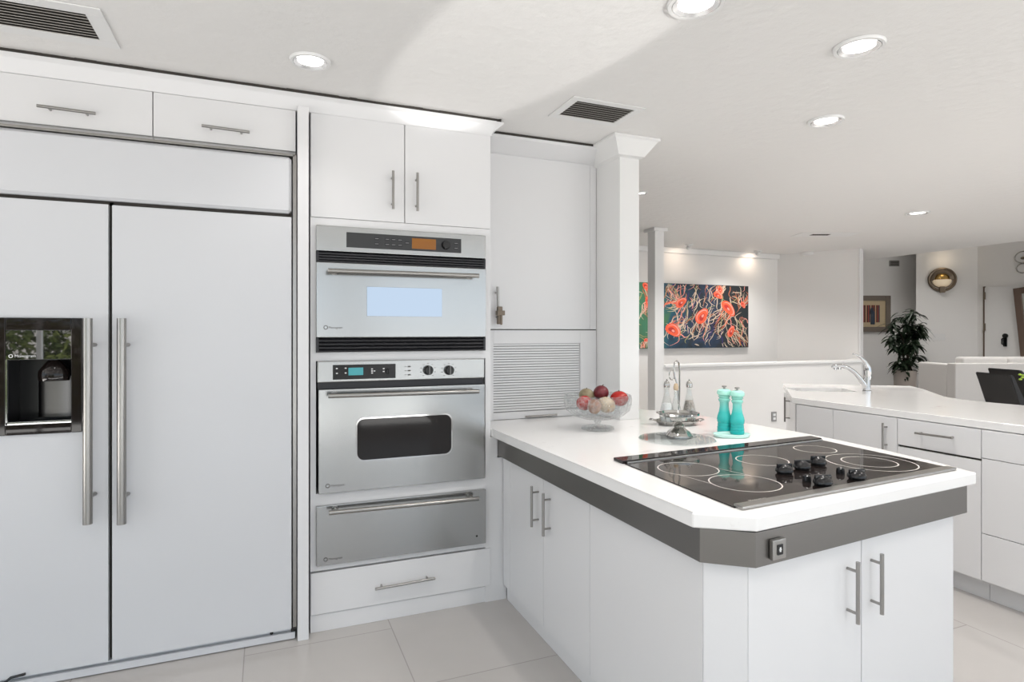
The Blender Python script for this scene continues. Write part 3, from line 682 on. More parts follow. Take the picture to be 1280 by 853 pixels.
t0, t1 = ony(617, 480, YG).x, ony(725.5, 480, YG).x; tz1 = ony(617, 430, YG).z; tz0 = ZC
b = MB(); b.box(px0, t0, YG, 3.5, ZC, zb-.004, .0015); b.box(t1, K0-.003, YG, 3.5, ZC, zb-.004, .0015); b.box(t0, t1, YG, 3.5, tz1, zb-.004); b.box(t0, t1, 3.4, 3.5, ZC, tz1)
b.build('body', M['cab'], ag)
MB().box(gx0-.02, K0-.003, YG+.004, YG+.02, zb-.004, zb+.0005).build('shadow_gap', M['seam'], ag)
b = MB(); n = 26; zb0 = ony(617, 516, YG).z; 
for k in range(n):
    z = zb0+(tz1-zb0)*(k+.5)/n; hh = (tz1-zb0)/n/2
    b.obox(((t0+t1)/2, YG+.012, z), ((t1-t0)/2-.001, 0, 0), (0, .006, 0), (0, 0, hh*.80), .002)
b.box(t0, t1, YG+.015, YG+.034, ZC, tz1, 0, 1)
tm = b.build('tambour_shutter', [M['cab'], mat('tambour_groove', (.22, .22, .23), .7)], ag)
MB().box(t0+.001, t1-.001, YG+.003, YG+.026, ZC+.002, zb0-.003, .002).build('bottom_rail', M['cab'], ag)
pull(ag, ony(657, 521.3, YG-.018), ony(696, 518.8, YG-.018), (0, -1, 0), r=.006, st=.027)
crown('trim_7', px0, K0+.0, YG-.002, 2.352, 2.424, .11, ret=False)
b = MB(); b.box(px0, K0, YG-.105, YG+.03, 2.42, CEIL+.001); struct(b.build('gap_shade_pantry', M['seam']))  # dark box painting the shade in the gap over this crown

# ================================================================== PENINSULA
edge_px = [(1221, 591), (1160, 575.5), (1100, 561.5), (1042, 549), (999, 540.6), (960, 534), (936, 529.5), (900, 523.5), (860, 517.5), (830, 514), (800, 512)]
EP = [onz(x, y, ZC) for x, y in edge_px]
cl_ = onz(865.7, 641.7, ZC); cr_ = onz(947, 646.6, ZC)
xL = (onz(615, 535.5, ZC).x+cl_.x)/2
outline = [(xL, YO+.004), (cl_.x, cl_.y), (cr_.x, cr_.y)]+[(p.x, p.y) for p in EP]+[(EP[-1].x, 3.53), (ox1+.003, 3.53), (ox1+.003, YO+.004)]
ct = thing('countertop', (1.7, 2.2, ZC-.041), 'white quartz peninsula countertop with a clipped corner and dark steel edge band', 'countertop')
MB().hexa(outline, ZC-.041, ZC, .006, seg=3).build('slab', M['quartz'], ct)
sl = onx(874.8, 660, xL+.024); s2 = onz(945, 665.5, ZC-.041); s3 = onz(1209, 606.6, ZC-.041)
band = [(xL+.024, YO+.004), (xL+.024, sl.y), (s2.x, s2.y), (s3.x, s3.y), (EP[4].x-.03, EP[4].y), (EP[4].x-.05, EP[4].y), (s3.x-.03, s3.y+.03), (s2.x+.01, s2.y+.03), (xL+.044, sl.y+.015), (xL+.044, YO+.004)]
zb1, zb0_ = ZC-.043, onx(874.8, 703.6, xL+.024).z
MB().hexa(band, zb0_, zb1, .0015).build('edge_band', M['band'], ct)
# pop-up square switch on the band's front
nF = Vector((s3.y-s2.y, -(s3.x-s2.x), 0)).normalized(); dF = Vector((s3.x-s2.x, s3.y-s2.y, 0)).normalized()
pw = onp(969, 685, s2, nF)
sw = thing('power_switch', pw, 'small square steel switch with black button on the counter edge band', 'switch')
MB().obox(pw+nF*.008, dF*.026, nF*.007, UP*.027, .003).build('plate', M['nickel'], sw)
MB().obox(pw+nF*.0155, dF*.011, nF*.001, UP*.014, .002).build('button', M['black'], sw)
b = MB(); b.obox(pw+nF*.0168, dF*.003, nF*.0003, UP*.006); b.obox(pw+nF*.0168, dF*.005, nF*.0003, UP*.0015)
b.build('print', M['textw'], sw)

# base units
XB = xL+.052
zB = zb0_-.001
ybk = lambda px: onx(px, 700, XB).y
yd0, yd1, yd2, yc = ybk(637.7), ybk(679), ybk(737), ybk(878.5)
fo = Vector((s2.x, s2.y, 0))-nF*.03
pch = onp(935.3, 760, fo, nF); prt = onp(1192.2, 760, fo, nF)
def facing(parent, a, c, z0, z1, n, th=.02, m='cab', name='door', g=.0015, bev=.0025):
    a = Vector((a[0], a[1], 0)); c = Vector((c[0], c[1], 0)); d_ = (c-a).normalized(); n = Vector(n).normalized()
    mid = (a+c)/2; L_ = (c-a).length/2-g
    return MB().obox(Vector((mid.x, mid.y, (z0+z1)/2))-n*th/2, d_*L_, n*th/2, UP*((z1-z0)/2-g), bev).build(name, M[m], parent)
zk2 = onx(679, 784.5, XB).z
zk2 = max(.05, zk2)
u1 = thing('base_cabinet', (XB+.3, (yd0+yd2)/2, 0), 'white two-door base cabinet below the steel band, next to the oven cabinet', 'cabinet', 'peninsula base units')
b = MB(); b.box(XB+.021, XB+.55, yd2, YO-.002, zk2-.004, zB); b.build('body', M['cabin'], u1)
da = facing(u1, (XB, yd0), (XB, yd1), zk2, zB, (-1, 0, 0)); db = facing(u1, (XB, yd1), (XB, yd2), zk2, zB, (-1, 0, 0))
facing(u1, (XB, YO-.002), (XB, yd0), zk2, zB, (-1, 0, 0), name='filler_strip')
pull(da, onx(664.5, 608, XB-.034), onx(664.5, 659, XB-.034), (-1, 0, 0)); pull(db, onx(679, 617, XB-.034), onx(679, 670.5, XB-.034), (-1, 0, 0))
MB().box(XB+.02, XB+.04, yd2, YO-.002, 0, zk2-.004, .002).build('toe_kick', M['cab'], u1)
u2 = thing('base_cabinet', (1.6, 1.6, 0), 'white corner base unit under the cooktop with blank side and two front doors', 'cabinet', 'peninsula base units')
pin = lambda p, k: (p.x-nF.x*k, p.y-nF.y*k)
b = MB(); b.hexa([(XB+.021, yd2-.002), (XB+.021, yc+.012), (pch.x+.012, pch.y+.026), pin(prt-dF*.02, .022), (EP[5].x-.16, yd2-.01), (EP[5].x-.17, yd2-.002)], .10, zB)
b.build('body', M['cabin'], u2)
facing(u2, (XB, yd2), (XB, yc), zk2, zB, (-1, 0, 0), name='side_panel', bev=.001)
chd = Vector((pch.x-XB, pch.y-yc, 0)).normalized(); chn = Vector((chd.y, -chd.x, 0))
if chn.y > 0: chn = -chn
facing(u2, (XB, yc), (pch.x, pch.y), zk2, zB, chn, name='corner_panel', bev=.001)
pmid = onp(1077, 760, fo, nF)
d1 = facing(u2, pch, pmid, .10, zB, nF); d2 = facing(u2, pmid, prt, .10, zB, nF)
hf = fo+nF*.034
pull(d1, onp(1072.5, 703, hf, nF), onp(1072.5, 780.5, hf, nF), nF); pull(d2, onp(1102.5, 693, hf, nF), onp(1102.5, 768.5, hf, nF), nF)
facing(u2, prt+dF*.0, prt+Vector((-nF.x, -nF.y, 0))*.6, .0, zB, dF, name='end_panel', bev=.001)
b = MB(); b.box(XB+.02, XB+.04, yc, yd2-.002, 0, zk2-.004, .002); b.build('toe_kick', M['cab'], u2)
u3 = thing('base_cabinet', (1.7, 2.9, 0), 'plain white back of the peninsula facing the sink counter', 'cabinet', 'peninsula base units')
MB().hexa([(XB+.56, yd2+.01), (EP[5].x-.12, yd2+.01), (EP[6].x-.2, EP[6].y), (EP[-1].x-.15, EP[-1].y-.1), (EP[-1].x-.15, 3.5), (XB+.56, 3.5)], 0, zB, .002).build('body', M['cab'], u3)

# cooktop
ZG = ZC+.004
P00, P10, P11, P01 = onz(925.5, 637, ZG), onz(1196, 586.5, ZG), onz(1012, 547, ZG), onz(768, 574.5, ZG)
def CT(u, v): return (P00*(1-u)+P10*u)*(1-v)+(P01*(1-u)+P11*u)*v
ck = thing('cooktop', CT(.5, .5)-Vector((0, 0, .004)), 'black glass electric cooktop with five burner rings and black knobs, set in the counter', 'cooktop')
def quad(u0, u1, v0, v1, z0, z1, bev=.001, name='x', m='black', par=None):
    return MB().hexa([(CT(u, v).x, CT(u, v).y) for u, v in ((u0, v0), (u1, v0), (u1, v1), (u0, v1))], z0, z1, bev).build(name, M[m], par)
b = MB(); b.hexa([(CT(u, v).x, CT(u, v).y) for u, v in ((0, .035), (1, .035), (1, .89), (0, .89))], ZC+.0003, ZG, .001)
def strip(b, pts, w, z, mi, closed=False):
    n = len(pts); vs = []
    for i, p in enumerate(pts):
        p = Vector(p); t_ = (Vector(pts[(i+1) % n])-Vector(pts[i-1])) if closed else (Vector(pts[min(i+1, n-1)])-Vector(pts[max(i-1, 0)]))
        t_.z = 0; t_.normalize(); nn = Vector((-t_.y, t_.x, 0)); vs.append((b.bm.verts.new((p.x+nn.x*w/2, p.y+nn.y*w/2, z)), b.bm.verts.new((p.x-nn.x*w/2, p.y-nn.y*w/2, z))))
    n0 = len(b.bm.faces)
    for i in range(n if closed else n-1): a, c = vs[i], vs[(i+1) % n]; b.bm.faces.new((a[0], a[1], c[1], c[0]))
    b._fin(n0, mi)
RINGS = [(931, 604, .110), (860, 586.5, .104), (952.5, 575.5, .093), (1018.5, 561.8, .080), (1088, 578, .150), (1086.5, 577.6, .092)]
for x, y, r_ in RINGS:
    c_ = onz(x, y, ZG); strip(b, [c_+Vector((math.cos(2*math.pi*k/56)*r_, math.sin(2*math.pi*k/56)*r_, 0)) for k in range(56)], .0045, ZG+.0004, 1, True)
cA, cB = onz(860, 586.5, ZG), onz(931, 604, ZG); dd_ = (cB-cA).normalized(); pp_ = Vector((-dd_.y, dd_.x, 0))
for sgn in (-1, 1): strip(b, [cA+pp_*sgn*.095+dd_*.04, cB+pp_*sgn*.10-dd_*.045], .003, ZG+.0004, 1)
gl = b.build('glass_top', [M['glassblack'], M['ring']], ck, recalc=False)
quad(.005, .995, -.005, .05, ZC+.0003, ZC+.010, .003, 'front_trim', 'nickel', ck)
quad(-.004, 1.004, .90, 1.0, ZC+.0003, ZC+.012, .002, 'downdraft_vent', 'glassblack', ck)
quad(.01, 1.0, .885, .896, ZC+.0003, ZC+.0085, .002, 'back_trim', 'nickel', ck)
p = onz(938, 627, ZG); tdir = Matrix.Rotation(math.atan2((P10-P00).y, (P10-P00).x), 4, 'Z')
text('emblem_print', 'Monogram', .016, p+Vector((0, 0, .0003)), tdir, M['ring'], ck, .0002)
for x, y in ((980.5, 592), (1002.5, 587), (1022.5, 581.5), (1028.5, 607), (1071, 599.5)):
    c_ = onz(x, y, ZG); b = MB(); b.lathe(c_, [(0, 0), (.024, 0), (.025, .004), (.029, .007), (.029, .012), (.026, .020), (.019, .027), (.010, .031), (0, .032)], 32)
    b.obox(c_+Vector((0, 0, .026)), Vector((.027, -.007, 0)), Vector((.0012, .0048, 0)), (0, 0, .008), .003)
    b.build('knob', M['black'], ck)
for x, y in ((1050.5, 592), (1008.5, 602)):
    c_ = onz(x, y, ZG); b = MB(); b.lathe(c_, [(0, 0), (.013, 0), (.014, .004), (.012, .018), (.006, .022), (0, .022)], 20); b.build('button', M['black'], ck)

# ================================================================== THINGS ON THE PENINSULA
# crystal fruit bowl
bc = onz(747, 537, ZC); k_ = dep(bc)/F
R_, B_, HB = 41.5*k_, 20.5*k_, 44*k_
fb = thing('fruit_bowl', bc, 'footed cut-crystal bowl of fruit beside the column', 'bowl')
def cut(r, h, a, i): return r*(1+.018*abs(math.cos(10*a+h*40))) if 8 <= i <= 16 else r
outer = [(0, 0), (B_*.92, 0), (B_, .004), (B_*.96, .014), (B_*.45, .022), (.016, .025), (.012, .032), (.019, .040), (.014, .047), (R_*.46, .056), (R_*.75, .072), (R_*.93, .098), (R_*.99, .127), (R_, HB-.02), (R_*.985, HB-.004), (R_*.95, HB)]
inner = [(R_*.93, HB-.003), (R_*.94, HB-.03), (R_*.88, .104), (R_*.70, .078), (R_*.4, .064), (0, .06)]
b = MB(); b.lathe(bc, outer+inner, 80, fn=cut); b.build('crystal', M['crystal'], fb, ang=12)
def fruit(name, px, py, dy, r, sq, m, lab, cat, stem=True, rot=(0, 0)):
    r *= 1.14; c_ = ond(px, py, dep(bc)+dy); b = MB(); b.ball(c_, r, r, r*sq, 0, 24, rot)
    o = b.build(name, M[m], thing(name, c_-Vector((0, 0, r*sq)), lab, cat, 'fruit in the crystal bowl'))
    o.name = 'skin'
    if stem:
        b = MB(); up_ = Vector((random.uniform(-.3, .3), -.2, 1)).normalized(); b.tube([c_+up_*r*sq*.93, c_+up_*r*sq*1.18+Vector((.004, 0, 0))], [.003, .002], 8); b.build('stem', M['stemw'], o.parent)
fruit('tomato', 730.5, 504, -.02, .036, .9, 'tomato', 'red tomato against the near side of the crystal bowl, beneath the brown pear', 'vegetable', False)
fruit('potato', 743, 508.5, -.072, .029, 1.1, 'terra', 'pinkish brown potato standing at the middle front of the crystal bowl', 'vegetable', False)
fruit('onion', 758, 506.5, -.03, .040, .86, 'onion', 'pale papery onion at the front of the crystal bowl', 'vegetable', True, (0, .5))
fruit('pear', 733.5, 495, .035, .036, .9, 'mango', 'greenish brown pear with a short dark stem, resting high in the crystal bowl', 'fruit', True, (0, .4))
fruit('plum', 751.5, 491, .02, .034, .95, 'redskin', 'dark red plum at the top of the heap in the crystal bowl', 'fruit', True)
fruit('apple', 774, 498.5, -.005, .040, .85, 'tomato', 'bright red apple near the column side of the crystal bowl', 'fruit', True)
fruit('apple', 752, 503, .06, .036, .9, 'tomato', 'red apple mostly hidden under the dark red plum in the crystal bowl', 'fruit', False)

# glass plate and silver compote
gp = onz(846, 549.5, ZC); kp = dep(gp)/F
tag(MB().lathe(gp, [(0, 0), (46*kp, 0), (47*kp, .003), (46*kp, .006), (0, .006)], 72).build('glass_plate', M['disc'], origin=gp), 'flat round glass plate under the silver pedestal dish', 'plate')
cz_ = gp+Vector((0, 0, .0062)); cz_ = Vector((onz(848.5, 547, ZC).x, onz(848.5, 547, ZC).y, ZC+.0062))
b = MB(); rf = 16.5*kp; rd = 25.5*kp; hc = 30*kp
prof = [(0, 0), (rf, 0), (rf*1.0, .006), (rf*.86, .016), (rf*.82, .022), (rf*.55, .034), (rf*.40, .042), (rf*.45, .05), (rf*.30, .06), (rf*.16, .066), (rf*.2, .07), (rf*.62, hc*.68), (rf*.66, hc*.8), (rd*.93, hc*.86), (rd, hc*.92), (rd*1.0, hc), (rd*.97, hc), (rd*.93, hc*.9), (0, hc*.85)]
tag(b.lathe(cz_, prof, 48, fn=lambda r, h, a, i: r*(1+.04*math.cos(8*a)) if 1 <= i <= 5 else r).build('silver_compote', M['silver'], origin=cz_), 'small silver pedestal dish standing on the round glass plate', 'dish')
# cruet stand
tcn = onz(846, 531, ZC); kt = dep(tcn)/F
cs = thing('cruet_stand', tcn, 'silver cruet tray with looped carrying handle behind the pedestal dish', 'cruet stand')
b = MB(); n0 = 0
ra, rb_ = 27*kt, 20*kt
b.lathe(tcn, [(0, .004), (.7, .004), (.72, 0), (.78, 0), (.9, .012), (1.0, .024), (1.03, .024), (.92, .012), (.8, .006), (0, .006)], 64, fn=lambda r, h, a, i: r*(1+.02*math.cos(24*a)))
mtx = Matrix.Translation(tcn) @ Matrix.Rotation(-A, 4, 'Z') @ Matrix.Diagonal((ra, rb_, 1, 1)) @ Matrix.Translation(-tcn)
b.bm.transform(mtx)
for sg in (-1, 1):
    e_ = tcn+RIGHT*sg*ra+UP*.022
    b.tube([e_+FWD*.03, e_+RIGHT*sg*.02+FWD*.022+UP*.006, e_+RIGHT*sg*.03+UP*.004, e_+RIGHT*sg*.02-FWD*.022+UP*.006, e_-FWD*.03], .004, 8)
b.build('tray', M['silver'], cs)
b = MB()
ringz = 14*kt
for q in range(3):
    a_ = math.radians(90+120*q); rc = tcn+RIGHT*math.cos(a_)*.05+FWD*math.sin(a_)*.045+UP*.055
b.tube([tcn+RIGHT*math.cos(k*2*math.pi/40)*ra*.93+FWD*math.sin(k*2*math.pi/40)*rb_*.93+UP*.062 for k in range(40)], .0035, 8, closed=True)
for a_ in (45, 135, 225, 315):
    a_ = math.radians(a_); e_ = tcn+RIGHT*math.cos(a_)*ra*.93+FWD*math.sin(a_)*rb_*.93; b.tube([e_+UP*.008, e_+UP*.062], .004, 8)
b.build('gallery_rail', M['silver'], cs)
def tp(x, y, off=0): return ond(x, y, dep(tcn)+off)
b = MB(); b.tube([tcn+UP*.005, tp(849, 505), tp(849.5, 480), tp(849.5, 462), tp(848.5, 454), tp(846, 451.3), tp(843, 454), tp(841.8, 461), tp(843, 470), tp(845.5, 478), tp(847.5, 490), tp(848, 505)], .0042, 10)
b.tube([tp(840+3.5*math.cos(k*2*math.pi/20), 469+6*math.sin(k*2*math.pi/20)) for k in range(20)], .003, 8, closed=True)
b.build('handle', M['silver'], cs)
def bottle(px, py, dy, hpx, rpx, lab, fill=None, cap='silver', capname='shaker_cap'):
    c_ = ond(px, py, dep(tcn)+dy); c_.z = ZC+.0085; k2 = dep(c_)/F; r0, h0 = rpx*k2, hpx*k2
    bt = thing('cruet_bottle', c_, lab, 'bottle', 'bottles in the cruet stand')
    out = [(0, 0), (r0*.9, 0), (r0, .006), (r0, h0*.26), (r0*.86, h0*.38), (r0*.52, h0*.58), (r0*.36, h0*.7), (r0*.36, h0*.86)]
    inn = [(r0*.28, h0*.86), (r0*.28, h0*.7), (r0*.44, h0*.58), (r0*.78, h0*.38), (r0*.9, h0*.25), (r0*.88, .008), (0, .007)]
    MB().lathe(c_, out+inn, 28).build('glass', M['glass'], bt)
    if fill:
        MB().lathe(c_, [(0, .009), (r0*.84, .009), (r0*.86, h0*.25), (r0*.72, h0*.385), (r0*.55, h0*(.46 if fill == 'salt' else .52)), (0, h0*(.46 if fill == 'salt' else .52))], 24).build('contents', M[fill], bt)
    if capname == 'shaker_cap':
        MB().lathe(c_, [(r0*.42, h0*.82), (r0*.46, h0*.84), (r0*.46, h0*.90), (r0*.36, h0*.95), (r0*.16, h0*.975), (r0*.1, h0*.985), (r0*.12, h0*1.0), (0, h0*1.02)], 24).build(capname, M[cap], bt)
    else:
        MB().lathe(c_, [(r0*.30, h0*.84), (r0*.42, h0*.87), (r0*.44, h0*.93), (r0*.3, h0*1.0), (0, h0*1.02)], 16).build(capname, M[cap], bt)
bottle(833.5, 527, .0, 54, 8.6, 'glass cruet shaker of white salt with silver cap in the cruet tray', 'salt')
bottle(861.5, 527, .0, 54, 8.6, 'glass cruet shaker of grey-brown pepper with silver cap in the cruet tray', 'pepper')
bottle(845, 530, -.055, 51, 7.2, 'small empty glass cruet bottle with amber stopper, between the two shakers', None, 'goldstop', 'stopper') if M.setdefault('goldstop', mat('amber_stopper', (.55, .42, .28), .15)) else None
# mills on their tray
mt = onz(914.5, 546.5, ZC); km = dep(mt)/F
b = MB(); b.lathe(mt, [(0, 0), (.86, 0), (.93, .003), (1.0, .016), (.97, .017), (.88, .007), (0, .006)], 56)
b.bm.transform(Matrix.Translation(mt) @ Matrix.Rotation(-A, 4, 'Z') @ Matrix.Diagonal((23*km, 15*km, 1, 1)) @ Matrix.Translation(-mt))
tag(b.build('mill_tray', M['tray'], origin=mt), 'oval pale mint stoneware tray under the two turquoise mills', 'tray')
for px, py, lab in ((905.3, 542.5, 'turquoise pepper mill on the mint tray, standing closer to the cruet stand'), (921.5, 544.5, 'turquoise salt mill on the mint tray, standing farther from the cruet stand')):
    c_ = onz(px, py, ZC); c_.z = ZC+.0068; k2 = dep(c_)/F; r = 8.6*k2; h = 55*k2
    ml_ = thing('pepper_mill', c_, lab, 'mill', 'turquoise mills on the tray')
    P_ = [(0, 0), (.94, 0), (1.0, .03), (1.0, .07), (.93, .085), (.98, .10), (.98, .13), (.90, .15), (.94, .165), (.93, .20), (.87, .22), (.98, .25), (1.02, .32), (.94, .38), (.74, .48), (.64, .58), (.63, .68), (.76, .72), (.82, .735), (.82, .755), (.70, .77), (.66, .79)]
    MB().lathe(c_, [(a_*r, c2*h) for a_, c2 in P_]+[(0, .79*h)], 36).build('body', M['mill'], ml_, origin=c_)
    MB().lathe(c_, [(a_*r, c2*h) for a_, c2 in ((0, .79), (.66, .79), (.80, .805), (.84, .82), (.72, .835), (.98, .87), (1.02, .91), (.92, .96), (.6, .985), (0, .99))], 36).build('head', M['mill'], ml_, origin=c_)
    MB().lathe(c_, [(a_*r, c2*h) for a_, c2 in ((0, .985), (.16, .985), (.14, 1.02), (.34, 1.035), (.34, 1.06), (0, 1.062))], 18).build('top_nut', M['nickel'], ml_)

# ================================================================== SINK COUNTER
ZS = .915; XS = 3.33
fL = onz(990.4, 497, ZS); bL = onz(978.9, 479.8, ZS)
back = [onz(x, y, ZS) for x, y in ((1138, 482.6), (1152, 486), (1166, 491), (1180, 496.2), (1200, 499.5), (1240, 503.5), (1280, 507))]
xbk = back[-1].x
xf = (fL.x+onz(1280, 533, ZS).x)/2
sk = thing('sink_countertop', (4.0, 2.5, ZS-.04), 'white quartz counter holding the corner sink and faucet', 'countertop')
outl = [(xf, .2), (xf, fL.y), (bL.x, bL.y)]+[(p.x, p.y) for p in back]+[(xbk, .2)]
so = MB().hexa(outl, ZS-.04, ZS, .004).build('slab', M['quartz'], sk)
hA, hB = onz(996, 489.3, ZS), onz(1073, 490.3, ZS); hd = (hB-hA).normalized(); hn = Vector((-hd.y, hd.x, 0))
if hn.y < 0: hn = -hn
hA2, hB2 = hA+hn*.30, hB+hn*.30
cu_ = MB().hexa([(p.x, p.y) for p in (hA, hB, hB2, hA2)], ZS-.1, ZS+.05).build('cutter', M['quartz'], origin=(0, 0, 0))
md = so.modifiers.new('b', 'BOOLEAN'); md.operation = 'DIFFERENCE'; md.object = cu_; md.solver = 'EXACT'
bpy.context.view_layer.update()
ev = so.evaluated_get(bpy.context.evaluated_depsgraph_get()); nm = bpy.data.meshes.new_from_object(ev); so.modifiers.clear(); so.data = nm; nm.set_sharp_from_angle(angle=math.radians(25))
bpy.data.objects.remove(cu_)
b = MB(); mid = (hA+hB+hA2+hB2)/4; mid.z = ZS-.14
L2 = (hB-hA).length/2; D2 = .15; t_ = .006
b.obox((mid.x, mid.y, ZS-.225), hd*L2, hn*D2, UP*t_)
for s_ in (-1, 1):
    b.obox((mid.x+hd.x*L2*s_, mid.y+hd.y*L2*s_, ZS-.13), hd*t_, hn*D2, UP*.089); b.obox((mid.x+hn.x*D2*s_, mid.y+hn.y*D2*s_, ZS-.13), hd*L2, hn*t_, UP*.089)
b.build('sink_basin', mat('white_sink', (.78, .78, .78), .2), sk)
# faucet
fbp = onz(1083.5, 489.5, ZS); df = dep(fbp)
fc = thing('kitchen_faucet', fbp, 'curved polished chrome faucet with a long lever beside the sink', 'faucet')
def fp(x, y): return ond(x, y, df)
kf = df/F
b = MB(); b.lathe(fbp, [(0, 0), (5.2*kf, 0), (5.2*kf, .006), (4.3*kf, .012), (4.2*kf, .10), (4.0*kf, .16), (0, .16)], 24)
b.build('body', M['chrome'], fc)
sp = [(1083, 484), (1079, 479), (1074, 472), (1068, 465.5), (1061, 460.5), (1053, 457.8), (1046, 457.6), (1041, 458.6), (1039.5, 459)]
b = MB(); b.tube([fp(*p) for p in sp], [4.0*kf, 3.4*kf, 2.9*kf, 2.6*kf, 2.4*kf, 2.5*kf, 2.7*kf, 2.3*kf, 1.2*kf], 16); b.tube([fp(1049.5, 459), fp(1049, 462.2)], [2.3*kf, 2.0*kf], 14); b.tube([fp(1044.5, 459), fp(1044, 462.5)], [2.2*kf, 1.9*kf], 14)
b.build('spout', M['chrome'], fc)
lv_ = [(1084.5, 474), (1085.5, 466), (1084.5, 459), (1081, 452), (1075.5, 446.5), (1070, 443.6), (1066, 442.5)]
b = MB(); b.tube([fp(*p) for p in lv_], [4.0*kf, 4.0*kf, 3.7*kf, 2.6*kf, 1.7*kf, 1.2*kf, 1.1*kf], 16); b.build('lever', M['chrome'], fc)
# base units under it
def sy(px): return onx(px, 560, XS).y
y0, y1, y2, y3 = sy(1000.5), sy(1041), sy(1121.5), sy(1226.5)
zs1, zs0 = ZS-.043, .112
Xb = XS+.02
def unit(ya, yb2, lab, extra=None):
    u = thing('base_cabinet', (XS+.3, (ya+yb2)/2, 0), lab, 'cabinet', 'sink counter base units')
    MB().box(Xb+.001, xbk-.05, min(ya, yb2)+.001, max(ya, yb2)-.001, .10, zs1).build('body', M['cabin'], u)
    MB().box(Xb+.05, Xb+.07, min(ya, yb2)+.001, max(ya, yb2)-.001, 0, .10).build('toe_kick', M['cab'], u)
    return u
ang_n = Vector((-(bL.y-fL.y), bL.x-fL.x, 0)).normalized(); ang_d = Vector((bL.x-fL.x, bL.y-fL.y, 0)).normalized()
ao = Vector((fL.x, fL.y, 0))-ang_n*.02+ang_d*.02
us = thing('sink_cabinet', (3.9, 3.2, 0), 'white corner sink cabinet whose angled door has an upright bar handle', 'cabinet', 'sink counter base units')
b = MB(); b.hexa([(XS+.021, y1+.001), (XS+.021, y0+.03), (ao.x-ang_n.x*.022, ao.y-ang_n.y*.022), ((ao+ang_d*1.05).x-ang_n.x*.022, (ao+ang_d*1.05).y-ang_n.y*.022), (back[0].x-.08, back[0].y-.02), (back[3].x-.05, y1+.001)], .10, .66); b.build('body', M['cabin'], us)
facing(us, (XS, y0+.035), (XS, y1), zs0, zs1, (-1, 0, 0), name='front_panel')
ds_ = facing(us, ao, ao+ang_d*1.05, zs0, zs1, ang_n, name='door')
# handle bar seen nearly edge-on
best = None
for k in range(100):
    s_ = k*.01; q = ao+ang_d*s_+ang_n*.036; q.z = .8
    dd_ = dep(q); px_ = CX+F*(q.x*CA-q.y*SA)/dd_
    if best is None or abs(px_-981) < best[0]: best = (abs(px_-981), q)
q = best[1]; dq = dep(q)
pull(ds_, (q.x, q.y, H-(496.5-CY)/F*dq), (q.x, q.y, H-(527.5-CY)/F*dq), ang_n, r=.007, st=.036)
u = unit(y1, y2, 'white single-door base cabinet between the sink corner and the slim drawer')
dA_ = facing(u, (XS, y1), (XS, y2), zs0, zs1, (-1, 0, 0)); pull(dA_, onx(1103.5, 529, XS-.034), onx(1103.5, 562, XS-.034), (-1, 0, 0))
u = unit(y2, y3, 'white base cabinet with a slim top drawer over one large panel, dark gap between')
zdr = onx(1122, 556, XS).z
dA_ = facing(u, (XS, y2), (XS, y3), zdr, zs1, (-1, 0, 0), name='drawer'); pull(dA_, onx(1143.5, 541.5, XS-.034), onx(1190, 547.8, XS-.034), (-1, 0, 0), inset=.08)
facing(u, (XS, y2), (XS, y3), zs0, zdr-.008, (-1, 0, 0))
MB().box(XS+.012, XS+.02, y3+.004, y2-.004, zdr-.009, zdr+.001).build('shadow_gap', M['seam'], u)
u = unit(y3, y3-.62, 'white three-drawer base cabinet at the near end of the sink counter')
z2, z3 = onx(1228, 573, XS).z, onx(1226.2, 666.5, XS).z
for za, zb_ in ((z2, zs1), (z3, z2), (zs0, z3)): facing(u, (XS, y3), (XS, y3-.62), za, zb_, (-1, 0, 0), name='drawer')
u = unit(y3-.62, y3-1.5, 'plain white base cabinet on the far side of the three-drawer unit from the sink')
facing(u, (XS, y3-.62), (XS, y3-1.5), zs0, zs1, (-1, 0, 0))

# outlet on the half wall
p = ony(967, 521, 5.15)
ol = thing('wall_outlet', p, 'grey electrical outlet low on the half wall left of the sink', 'outlet')
ol['label'] = 'grey electrical outlet low on the white half wall near the sink corner'
MB().box(p.x-.035, p.x+.035, 5.138, 5.15, p.z-.055, p.z+.055, .004).build('plate', M['nickel'], ol)
b = MB(); b.box(p.x-.018, p.x+.018, 5.135, 5.139, p.z+.008, p.z+.035, .002); b.box(p.x-.018, p.x+.018, 5.135, 5.139, p.z-.035, p.z-.008, .002); b.build('socket', M['textw'], ol)

